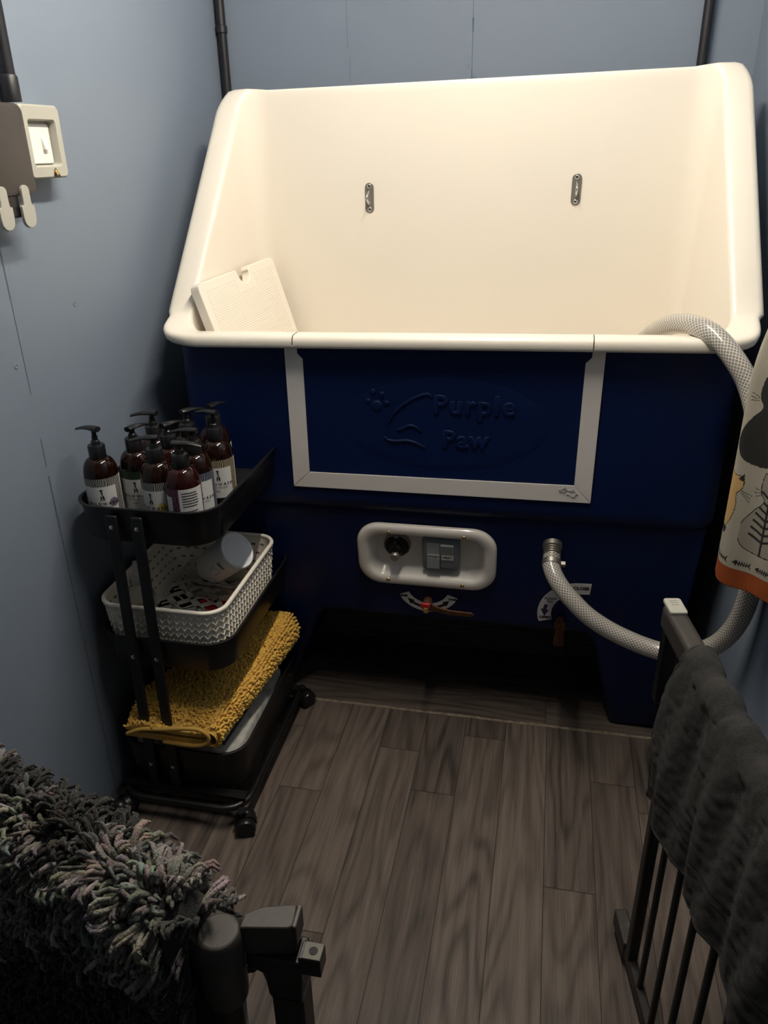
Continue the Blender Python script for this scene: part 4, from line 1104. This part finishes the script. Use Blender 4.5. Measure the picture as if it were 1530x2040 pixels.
for i in range(46):
    for j in range(78):
        u = (i + random.uniform(-0.3, 0.3)) / 45; v = (j + random.uniform(-0.3, 0.3)) / 77
        u = min(max(u, 0), 1); v = min(max(v, 0), 1)
        if v < 0.06 and random.random() < 0.6: continue
        p = mat_pt(u, v, 0); d = Vector((random.uniform(-0.8, 0.8) + 0.5 * (u > 0.93), random.uniform(-0.8, 0.8), random.uniform(0.35, 1.0)))
        noodle(bm, p - Vector((0, 0, 0.004)), d, random.uniform(0.008, 0.012), random.uniform(0.0028, 0.0034))
for q in range(11):
    a = PI * (q + 0.5) / 11
    for j in range(88):
        v = (j + random.uniform(-0.3, 0.3)) / 87; v = min(max(v, 0.03), 1)
        p0, p3 = mat_pt(1, v, 0.1), mat_pt(1, v, 3); c = (p0 + p3) / 2; h = (p0.z - p3.z) / 2
        p = c + Vector((0.018 * math.sin(a), 0, h * math.cos(a))); d = Vector((math.sin(a), random.uniform(-0.6, 0.6), math.cos(a) + random.uniform(-0.5, 0.3)))
        noodle(bm, p, d, random.uniform(0.009, 0.014), random.uniform(0.0028, 0.0036))
for i in range(46):
    for q in range(5):
        u = (i + random.uniform(-0.3, 0.3)) / 45; p0, p3 = mat_pt(u, 1, 0), mat_pt(u, 1, 3); p = p0 + (p3 - p0) * (q + 0.3) / 5
        noodle(bm, p, Vector((random.uniform(-0.5, 0.5), 1, random.uniform(-0.4, 0.6))), 0.011, 0.0032)
o = obj('chenille_pile', bm, M_YELLOW, chen, smooth=180); o['kind'] = 'stuff'
# curled hem at the near end where the fold opens
bm = bmesh.new(); path = catmull([(-0.882, 1.262, 0.228), (-0.84, 1.258, 0.250), (-0.78, 1.255, 0.262), (-0.73, 1.252, 0.274), (-0.697, 1.254, 0.274), (-0.678, 1.258, 0.255), (-0.685, 1.258, 0.234), (-0.72, 1.256, 0.224), (-0.79, 1.258, 0.223)], 10)
tube(bm, path, 0.0048, 8); obj('hem', bm, M_YELLOWB, chen, smooth=180)

# ================================================================== LEFT FIXED BARRIER, RUG
RA = Vector((-0.262, 0.452, 0)); RB = Vector((-0.945, 0.700, 0)); RD = (RB - RA).normalized(); RN = Vector((RD.y, -RD.x, 0))   # RN: towards the camera?
if RN.y > 0: RN = -RN
t = thing('barrier_panel', 'black barrier panel at lower left with a rounded end cap, under the shaggy rug', 'barrier', tuple(RA))
bm = bmesh.new(); lathe(bm, [(0.0205, 0.690), (0.0215, 0.700), (0.0215, 0.770), (0.0205, 0.778), (0.0185, 0.7805), (0.001, 0.7805)], 40, Matrix.Translation(RA))
arm = frame(RA, RD, RN * -1, Vector((0, 0, 1)))
prism(bm, [(0.0, -0.0205), (0.040, -0.0155), (0.09, -0.0145), (0.09, 0.0145), (0.040, 0.0155), (0.0, 0.0205)], 0.735, 0.778, arm)
bmesh.ops.recalc_face_normals(bm, faces=bm.faces); obj('end_cap', bm, M_GATETOP, t, smooth=40, bevel=(0.0015, 2))
bm = bmesh.new(); lathe(bm, [(0.0145, 0.0), (0.0145, 0.695)], 24, Matrix.Translation(RA)); obj('post', bm, M_GATE, t, smooth=40)
bm = bmesh.new(); cyl(bm, RA + RD * 0.07 + Vector((0, 0, 0.755)), RB + Vector((0, 0, 0.755)), 0.013); obj('top_rail', bm, M_GATE, t, smooth=40)
bm = bmesh.new(); cyl(bm, RA + Vector((0, 0, 0.05)), RB + Vector((0, 0, 0.05)), 0.011); obj('bottom_rail', bm, M_GATE, t, smooth=40)
for k in range(1, 10):
    p = RA + RD * (0.072 * k); bm = bmesh.new(); cyl(bm, p + Vector((0, 0, 0.05)), p + Vector((0, 0, 0.755)), 0.005, n=10); obj('bar', bm, M_GATE, t, smooth=40)

# gate catch post beside it
t = thing('gate_catch_post', 'black gate post with a boxy catch head and a metal striker block, bottom left', 'gate post', (-0.207, 0.470, 0))
hp = lambda i, z: None
bm = bmesh.new()
outl = [(-0.2445, 0.4585), (-0.2450, 0.4740), (-0.2300, 0.4850), (-0.2040, 0.4920), (-0.1970, 0.4930), (-0.1935, 0.4700), (-0.1985, 0.4665)]
loft(bm, [[Vector((x, y, 0.742)) for x, y in outl], [Vector((x, y, 0.776)) for x, y in outl], [Vector((x * 0.97 - 0.0066, y * 0.985 + 0.007, 0.780)) for x, y in outl]]); bmesh.ops.recalc_face_normals(bm, faces=bm.faces)
hd = obj('catch_head', bm, M_GATETOP, t, bevel=(0.0015, 2), smooth=40)
bm = bmesh.new(); prof = [(-0.2415, 0.742), (-0.2410, 0.722), (-0.2330, 0.722), (-0.2265, 0.719), (-0.2235, 0.708), (-0.2222, 0.690), (-0.2195, 0.684), (-0.1870, 0.684), (-0.1860, 0.742)]
A = [Vector((x, 0.459, z)) for x, z in prof]; B = [Vector((x, 0.489, z)) for x, z in prof]; loft(bm, [A, B]); bmesh.ops.recalc_face_normals(bm, faces=bm.faces)
obj('catch_bracket', bm, M_BLACKP, t, bevel=(0.002, 2), smooth=40)
bm = bmesh.new(); prism(bm, [(-0.1968, 0.4935), (-0.1925, 0.4935), (-0.1915, 0.4690), (-0.1955, 0.4690)], 0.752, 0.7795); bmesh.ops.recalc_face_normals(bm, faces=bm.faces); obj('catch_plate', bm, M_LID, t, bevel=(0.0008, 1))
bm = bmesh.new()
for k in range(5): box(bm, -0.1895, -0.1862, 0.462, 0.486, 0.742 - 0.010 * k - 0.004, 0.742 - 0.010 * k)
obj('ratchet_teeth', bm, M_BLACKP, t, bevel=(0.0006, 1))
bm = bmesh.new(); box(bm, -0.2195, -0.1875, 0.459, 0.489, 0.0, 0.690); obj('post', bm, M_GATE, t, bevel=(0.003, 3), smooth=40)
bm = bmesh.new(); box(bm, -0.1885, -0.1665, 0.4585, 0.4775, 0.729, 0.7515); sb = obj('striker_block', bm, M_BLACKP, t, bevel=(0.001, 2))
bm = bmesh.new(); box(bm, -0.1850, -0.1670, 0.4592, 0.4768, 0.7515, 0.7524); obj('striker_plate', bm, M_DULL, sb, bevel=(0.0005, 1))
bm = bmesh.new(); lathe(bm, [(0.0042, 0.7520), (0.0042, 0.7528), (0.001, 0.7528)], 24, Matrix.Translation((-0.1755, 0.4680, 0))); obj('bolt_hole', bm, M_INK, sb)

# shaggy wool rug over the barrier
def rug_surface(u, v):
    """u 0 (cap end) .. 1 (wall end); v 0 far hem .. 1 near hem"""
    L = (RB - RA).length; s0 = 0.020 + 0.055 * 0
    p = RA + RD * (s0 + u * (L - s0 - 0.012))
    r = 0.026; far, near = 0.34, 0.62; ztop = 0.757
    arcL = PI * r; tot = far + arcL + near; q = v * tot
    sag = 0.004 * math.sin(u * 9)
    if q < far: off, z, nn_ = -r - 0.02 * (1 - q / far), ztop - (far - q), -RN
    elif q < far + arcL:
        a = (q - far) / r; off, z = -r * math.cos(a), ztop + r * math.sin(a); nn_ = (-RN * math.cos(a) + Vector((0, 0, 1)) * math.sin(a)).normalized()
    else:
        d = q - far - arcL; off, z, nn_ = r + 0.055 * d, ztop - d, RN
    p = p + RN * off + Vector((0, 0, z + sag)); wv = 0.012 * noise.noise(Vector((u * 5, v * 6, 2.0)))
    return p + nn_ * wv, nn_
rug = thing('shaggy_rug', 'shaggy dark grey and cream wool rug hung over the barrier at lower left', 'rug', (-0.6, 0.56, 0.4))
bm = bmesh.new(); NU, NV = 50, 70
col = bm.loops.layers.float_color.new('yarn')
G = [[bm.verts.new(rug_surface(i / NU, j / NV)[0]) for j in range(NV + 1)] for i in range(NU + 1)]
for i in range(NU):
    for j in range(NV):
        fc = bm.faces.new((G[i][j], G[i + 1][j], G[i + 1][j + 1], G[i][j + 1]))
        for lp in fc.loops: lp[col] = (0.02, 0.02, 0.02, 1)
obj('backing', bm, M_WOOL, rug, smooth=60, solid=(0.008, 0))
bm = bmesh.new(); col = bm.loops.layers.float_color.new('yarn'); random.seed(4)
def tuft(p, nn_, c0_, c1_, L, r, dv):
    a, b = frame_for(nn_); side = (dv - nn_ * dv.dot(nn_))
    if side.length < 0.2: side = a * random.uniform(-1, 1) + b * random.uniform(-1, 1)
    side.normalize(); bulge = nn_.cross(side) * random.uniform(-0.3, 0.3)
    n = 5; rings = []; pth = []
    for s in (0, 0.25, 0.5, 0.75, 1.0):
        pth.append(p + nn_ * (L * (0.85 * math.sin(s * PI * 0.62))) + side * (L * 0.75 * s) + bulge * L * math.sin(s * PI))
    for k, c in enumerate(pth):
        t_ = (pth[min(k + 1, 4)] - pth[max(k - 1, 0)]).normalized(); a, b = frame_for(t_); rr = r * (0.75, 1.0, 1.1, 1.0, 0.55)[k] * random.uniform(0.9, 1.12)
        rings.append([c + (a * math.cos(2 * PI * q / n) + b * math.sin(2 * PI * q / n)) * rr for q in range(n)])
    vr = [[bm.verts.new(x) for x in ring] for ring in rings]
    for k in range(4):
        for q in range(n):
            fc = bm.faces.new((vr[k][q], vr[k][(q + 1) % n], vr[k + 1][(q + 1) % n], vr[k + 1][q])); s = k / 3
            j_ = random.uniform(0.85, 1.15)
            for lp in fc.loops: lp[col] = tuple((c0_[m_] * (1 - s) + c1_[m_] * s) * j_ for m_ in range(3)) + (1,)
    fc = bm.faces.new(vr[-1])
    for lp in fc.loops: lp[col] = (*c1_, 1)
cnt = 0
for i in range(86):
    for j in range(100):
        u = (i + random.uniform(-0.6, 0.6)) / 85; v = 0.24 + 0.76 * (j + random.uniform(-0.6, 0.6)) / 99
        if not (-0.01 < u < 0.945 and 0.2 < v < 1.0): continue
        p, nn_ = rug_surface(u, v)
        # leave the arm of the end cap free
        if u < 0.045 and 0.30 < v < 0.43 and random.random() < 0.75: continue
        k = noise.noise(Vector((p.x * 7.5 + 3, p.y * 7.5, p.z * 5.0))) + 0.45 * noise.noise(Vector((p.x * 21, p.y * 21, p.z * 15)))
        if k > 0.20: c = random.choice(((0.25, 0.237, 0.205), (0.19, 0.18, 0.157), (0.31, 0.295, 0.255), (0.13, 0.123, 0.11)))
        elif k > 0.08: c = random.choice(((0.07, 0.066, 0.061), (0.04, 0.038, 0.035), (0.105, 0.10, 0.09)))
        else: c = random.choice(((0.024, 0.0228, 0.021), (0.036, 0.034, 0.031), (0.018, 0.0172, 0.0165)))
        c2 = tuple(x * random.uniform(0.75, 1.15) for x in c)
        dv = Vector((0, 0, -1)) + Vector((random.uniform(-0.7, 0.7), random.uniform(-0.7, 0.7), random.uniform(-0.3, 0.6)))
        L_ = random.uniform(0.017, 0.034)
        for q in range(4):
            jit = Vector((random.uniform(-1, 1), random.uniform(-1, 1), random.uniform(-1, 1)))
            sh_ = random.uniform(0.75, 1.2)
            tuft(p + jit * 0.0034, nn_, tuple(x * sh_ for x in c), tuple(x * sh_ for x in c2), L_ * random.uniform(0.75, 1.15), random.uniform(0.0017, 0.0030), dv + jit * 0.28)
        cnt += 1
o = obj('wool_pile', bm, M_WOOL, rug, smooth=180); o['kind'] = 'stuff'

# ================================================================== RIGHT GATE, SWUNG OPEN, WITH A TOWEL
GA = Vector((0.226, 1.124, 0)); GD = Vector((0.165, -1.0, 0)).normalized(); GN = Vector((-GD.y, GD.x, 0))
if GN.x > 0: GN = -GN                                                          # towards the bath's middle (left)
gate = thing('safety_gate', 'black barred safety gate swung open at right, with a grey towel over it', 'gate', tuple(GA))
gm = frame(GA, GD, GN * -1, Vector((0, 0, 1)))
if gm.to_3x3().determinant() < 0: gm = frame(GA, GD, GN, Vector((0, 0, 1)))
GL = 0.66
bm = bmesh.new(); box(bm, -0.004, GL, -0.016, 0.016, 0.735, 0.778, gm); obj('top_rail', bm, M_GATETOP, gate, bevel=(0.008, 4), smooth=40)
bm = bmesh.new(); prism(bm, rrect(-0.012, 0.032, -0.0135, 0.0135, 0.005, 4), 0.776, 0.7825, gm)
bmesh.ops.recalc_face_normals(bm, faces=bm.faces); lt = obj('latch_slider', bm, M_LGREY, gate, bevel=(0.0015, 2), smooth=40)
bm = bmesh.new()
for k in range(3): box(bm, -0.004 + k * 0.006, -0.0025 + k * 0.006, -0.006, 0.006, 0.7825, 0.7832, gm)
obj('grip_ridge', bm, M_BOXGREY, lt)
bm = bmesh.new(); box(bm, 0.066, 0.086, -0.010, 0.010, 0.045, 0.740, gm); obj('end_post', bm, M_GATE, gate, bevel=(0.003, 2), smooth=40)
bm = bmesh.new(); box(bm, 0.004, 0.022, -0.014, 0.014, 0.60, 0.737, gm); obj('latch_block', bm, M_BLACKP, gate, bevel=(0.003, 2), smooth=40)
bm = bmesh.new(); box(bm, 0.010, GL, -0.009, 0.009, 0.028, 0.050, gm); obj('bottom_rail', bm, M_GATE, gate, bevel=(0.003, 2), smooth=40)
bm = bmesh.new(); box(bm, -0.016, 0.060, -0.012, 0.013, 0.022, 0.062, gm); obj('bottom_catch', bm, M_GATETOP, gate, bevel=(0.003, 2), smooth=40)
for k in range(8):
    bm = bmesh.new(); s = 0.136 + 0.070 * k; cyl(bm, gm @ Vector((s, 0, 0.040)), gm @ Vector((s, 0, 0.745)), 0.0058, n=14); obj('bar', bm, M_GATE, gate, smooth=40)
bm = bmesh.new(); box(bm, GL - 0.02, GL, -0.010, 0.010, 0.0, 0.78, gm); obj('hinge_post', bm, M_GATE, gate, bevel=(0.003, 2))

# towel over the rail
def towel_pt(u, v):
    """u 0 (far end) .. 1 (near end, past the frame); v 0 left hem .. 1 right hem"""
    s = 0.128 + 0.500 * u
    lenL = 0.274 - 0.038 * u + 0.006 * math.sin(u * 9); lenR = 0.34
    r = 0.021; arc = PI * r; tot = lenL + arc + lenR; q = v * tot
    if q < lenL:
        d = lenL - q; e = d / lenL
        off = r + 0.012 * math.sin(e * PI * 0.6) + 0.004 * math.exp(-((u - 0.0) / 0.10) ** 2) * math.sin(min(1, e * 1.15) * PI * 0.75)
        fold = 0.0135 * e ** 0.5 * math.sin(u * 22 + 0.5 - e * 2.2) * (1 - 0.45 * e) + 0.0065 * e ** 0.4 * (1 - 0.5 * e) * math.sin(u * 51 + 2 * e)
        off += fold; z = 0.760 - d * 0.985
        s += -0.026 * math.sin(min(1, e * 1.1) * PI * 0.8) * math.exp(-u / 0.16) 
    elif q < lenL + arc:
        a = (q - lenL) / r; off = r * math.cos(a); z = 0.760 + r * math.sin(a) * 1.15 + 0.004 * math.sin(u * 40)
        fold = 0
    else:
        d = q - lenL - arc; off = -r - 0.01 * math.sin(d * 8) - 0.010 * math.sin(u * 23) * min(1, d * 6); z = 0.760 - d
    z += 0.0022 * noise.noise(Vector((s * 70, off * 60, z * 70)))
    off += 0.0022 * noise.noise(Vector((s * 80, z * 80, 5)))
    return GA + GD * s + GN * off + Vector((0, 0, z))
tw = thing('grey_towel', 'charcoal grey towel hanging over the open gate at right', 'towel', (0.28, 0.8, 0.5))
bm = bmesh.new(); NU, NV = 150, 190
G = [[bm.verts.new(towel_pt(i / NU, j / NV)) for j in range(NV + 1)] for i in range(NU + 1)]
for i in range(NU):
    for j in range(NV):
        fc = bm.faces.new((G[i][j], G[i + 1][j], G[i + 1][j + 1], G[i][j + 1])); v = (j + 0.5) / NV
        if 0.085 < v < 0.092 or 0.105 < v < 0.112: fc.material_index = 1
obj('terry_cloth', bm, [M_TOWEL, M_TOWELBAND], tw, smooth=180, solid=(0.007, 0))
bm = bmesh.new()
for j in (0, NV): tube(bm, [towel_pt(i / 60, j / NV) for i in range(61)], 0.0050, 8)
tube(bm, [towel_pt(0, j / 120) for j in range(121)], 0.0052, 8)
obj('hem', bm, M_TOWEL, tw, smooth=180)

# ================================================================== CAT PRINT TEA TOWEL ON THE RIGHT WALL
def inside(p, poly):
    x, y = p; c = False; j = len(poly) - 1
    for i in range(len(poly)):
        xi, yi = poly[i]; xj, yj = poly[j]
        if (yi > y) != (yj > y) and x < (xj - xi) * (y - yi) / (yj - yi) + xi: c = not c
        j = i
    return c
def seg_dist(p, a, b):
    ax, ay = a; bx, by = b; px, py = p; dx, dy = bx - ax, by - ay; L = dx * dx + dy * dy
    t_ = 0 if L == 0 else max(0, min(1, ((px - ax) * dx + (py - ay) * dy) / L)); return math.hypot(px - ax - t_ * dx, py - ay - t_ * dy)
def smooth_poly(pts, per=6):
    n = len(pts); out = []
    for i in range(n):
        p0, p1, p2, p3 = (Vector((*pts[(i + k) % n], 0)) for k in (-1, 0, 1, 2))
        for k in range(per):
            t_ = k / per; q = 0.5 * ((2 * p1) + (p2 - p0) * t_ + (2 * p0 - 5 * p1 + 4 * p2 - p3) * t_ * t_ + (3 * p1 - p0 - 3 * p2 + p3) * t_ ** 3); out.append((q.x, q.y))
    return out

CLOTH_PLAN = catmull([(0.436, 1.475, 0), (0.395, 1.430, 0), (0.350, 1.385, 0), (0.3365, 1.352, 0), (0.350, 1.318, 0), (0.392, 1.272, 0), (0.425, 1.215, 0), (0.432, 1.150, 0)], 12)
CL = [0.0]
for i in range(1, len(CLOTH_PLAN)): CL.append(CL[-1] + (CLOTH_PLAN[i] - CLOTH_PLAN[i - 1]).length)
I0 = min(range(len(CLOTH_PLAN)), key=lambda i: CLOTH_PLAN[i].x); A0 = CL[I0]; CLEN = CL[-1]
CH = 0.62
def cat_pt(a, z):
    """a metres along the cloth (0 at its left fold), z metres above its hem"""
    q = min(max(a + A0, 0), CLEN - 1e-6); i = max(k for k in range(len(CL) - 1) if CL[k] <= q); t_ = (q - CL[i]) / (CL[i + 1] - CL[i])
    p = CLOTH_PLAN[i].lerp(CLOTH_PLAN[i + 1], t_)
    s = z / CH; g_ = max(0, s - 0.55) / 0.45; g_ = g_ * g_ * 0.75
    tgt = Vector((0.430, 1.27, 0)); p = p.lerp(tgt, g_)
    nx = 0.003 * math.sin(a * 70 + z * 6) * (1 - g_) * (a > 0.004)
    return Vector((p.x - nx, p.y - nx, 0.718 + z - 0.004 * math.sin(a * 40)))
def seated_cat(cx, cz, w_, h_, tail=1):
    """outline of a cat sitting with its back turned: centre x, foot height, width, height"""
    P = [(0.0, 0.0), (0.30, 0.02), (0.46, 0.14), (0.50, 0.30), (0.40, 0.48), (0.24, 0.62), (0.20, 0.68), (0.30, 0.78), (0.30, 0.90), (0.25, 1.0), (0.14, 0.91), (-0.02, 0.905), (-0.15, 1.0), (-0.20, 0.88), (-0.19, 0.76), (-0.10, 0.66), (-0.28, 0.52), (-0.45, 0.34), (-0.48, 0.18), (-0.34, 0.04)]
    return smooth_poly([(cx + tail * x * w_, cz + z * h_) for x, z in P], 4)
black_cat = seated_cat(0.048, 0.232, 0.088, 0.150)
cream_cat = smooth_poly([(-0.030, 0.100), (0.004, 0.103), (0.018, 0.120), (0.025, 0.150), (0.022, 0.172), (0.027, 0.180), (0.032, 0.190), (0.030, 0.207), (0.014, 0.205), (-0.004, 0.212), (-0.030, 0.205), (-0.04, 0.15)], 4)
cream_tail = smooth_poly([(-0.022, 0.092), (0.000, 0.089), (0.012, 0.095), (0.013, 0.106), (0.006, 0.104), (0.0, 0.099), (-0.02, 0.104)], 4)
cream_ear = [(0.020, 0.200), (0.031, 0.213), (0.032, 0.198)]
tabby = seated_cat(0.086, 0.075, 0.100, 0.150)
orange_cat = smooth_poly([(0.040, 0.385), (0.052, 0.372), (0.066, 0.375), (0.072, 0.39), (0.120, 0.40), (0.13, 0.55), (0.075, 0.56), (0.055, 0.47)], 5)
orange_paw = smooth_poly([(0.040, 0.385), (0.052, 0.372), (0.066, 0.375), (0.072, 0.392), (0.056, 0.402)], 4)
whisk = [((0.029, 0.347), (0.014, 0.350)), ((0.029, 0.344), (0.013, 0.343)), ((0.030, 0.341), (0.014, 0.337)), ((0.030, 0.180), (0.048, 0.172)), ((0.030, 0.178), (0.047, 0.166)), ((0.031, 0.182), (0.050, 0.178)),
         ((0.070, 0.191), (0.055, 0.194)), ((0.070, 0.188), (0.053, 0.187)), ((0.070, 0.185), (0.056, 0.180))]
tab_str = []
for k in range(7):
    zc = 0.100 + k * 0.0135
    tab_str += [((0.086, zc), (0.058 + 0.002 * k, zc + 0.010)), ((0.086, zc), (0.114 - 0.002 * k, zc + 0.010))]
fish = []
for c in (0.012, 0.056, 0.100, 0.144):
    fish += [((c - 0.016, 0.049), (c + 0.012, 0.049))] + [((c - 0.010 + 0.0045 * q, 0.045), (c - 0.0085 + 0.0045 * q, 0.053)) for q in range(5)]
fish_heads = [[(c - 0.016, 0.049), (c - 0.010, 0.055), (c - 0.008, 0.049), (c - 0.010, 0.043)] for c in (0.012, 0.056, 0.100, 0.144)] + [[(c + 0.010, 0.049), (c + 0.018, 0.056), (c + 0.0155, 0.049), (c + 0.018, 0.042)] for c in (0.012, 0.056, 0.100, 0.144)]
def outline_hit(p, poly, wd): return any(seg_dist(p, poly[i], poly[i - 1]) < wd for i in range(len(poly)))
def pattern(a, z):
    p = (a, z)
    if z < 0.036: return 1
    if z < 0.0385: return 0
    if z < 0.060:
        if any(inside(p, q) for q in fish_heads) or any(seg_dist(p, *q) < 0.0010 for q in fish): return 2
        return 0
    if a > -0.05:
        if any(seg_dist(p, *q) < 0.00055 for q in whisk): return 2
        if 0.225 < z < 0.39 and inside(p, black_cat): return 2
        if z < 0.24:
            if inside(p, cream_tail) or inside(p, cream_ear): return 2
            if outline_hit(p, cream_cat, 0.0007): return 2
            if inside(p, cream_cat): return 3
            if 0.04 < a < 0.15:
                if outline_hit(p, tabby, 0.0008): return 2
                if inside(p, tabby):
                    if any(seg_dist(p, *q) < 0.0022 for q in tab_str) or abs(a - 0.086) < 0.0022 and z < 0.19: return 2
                    return 4
        if z > 0.36:
            if inside(p, orange_paw): return 5
            if inside(p, orange_cat): return 1
    return 0
M_LINEN = mat('cream_linen', (0.38, 0.345, 0.28), 0.85, bump=(900, 0.25), vary=(14, (0.34, 0.31, 0.25)))
M_ORANGE = mat('burnt_orange_print', (0.30, 0.062, 0.008), 0.85, bump=(900, 0.2), vary=(30, (0.24, 0.045, 0.006)))
M_PRINTBLACK = mat('black_print', (0.012, 0.011, 0.010), 0.85, bump=(900, 0.2))
M_CREAMCAT = mat('cream_cat_print', (0.52, 0.33, 0.13), 0.85, bump=(900, 0.2))
M_GREYCAT = mat('grey_cat_print', (0.26, 0.235, 0.195), 0.85, bump=(900, 0.2))
M_RUSTPAW = mat('rust_print', (0.30, 0.06, 0.015), 0.85, bump=(900, 0.2))
ct = thing('tea_towel', 'cream tea towel printed with cats and an orange border, hanging at the right wall', 'tea towel', (0.40, 1.30, 0.72))
bm = bmesh.new(); da = 0.00115; NA = int(CLEN / da); NZ = int(CH / 0.00125)
def zz_of(j): return CH * j / NZ
G = []
for i in range(NA + 1):
    a = -A0 + CLEN * i / NA; fine = -0.01 < a < 0.15
    G.append([bm.verts.new(cat_pt(a, zz_of(j))) for j in range(NZ + 1)])
for i in range(NA):
    a = -A0 + CLEN * (i + 0.5) / NA
    for j in range(NZ):
        z = CH * (j + 0.5) / NZ
        fc = bm.faces.new((G[i][j], G[i + 1][j], G[i + 1][j + 1], G[i][j + 1])); fc.material_index = pattern(a, z)
obj('cloth', bm, [M_LINEN, M_ORANGE, M_PRINTBLACK, M_CREAMCAT, M_GREYCAT, M_RUSTPAW], ct, smooth=180, solid=(0.0016, 0))
bm = bmesh.new(); cyl(bm, (0.455, 1.27, 1.345), (0.420, 1.27, 1.335), 0.004); cyl(bm, (0.420, 1.27, 1.335), (0.418, 1.27, 1.352), 0.004); hk = obj('wall_hook', bm, M_CHROME, smooth=40)
tag(hk, 'small metal hook on the right wall that the cat print towel hangs from', 'hook')
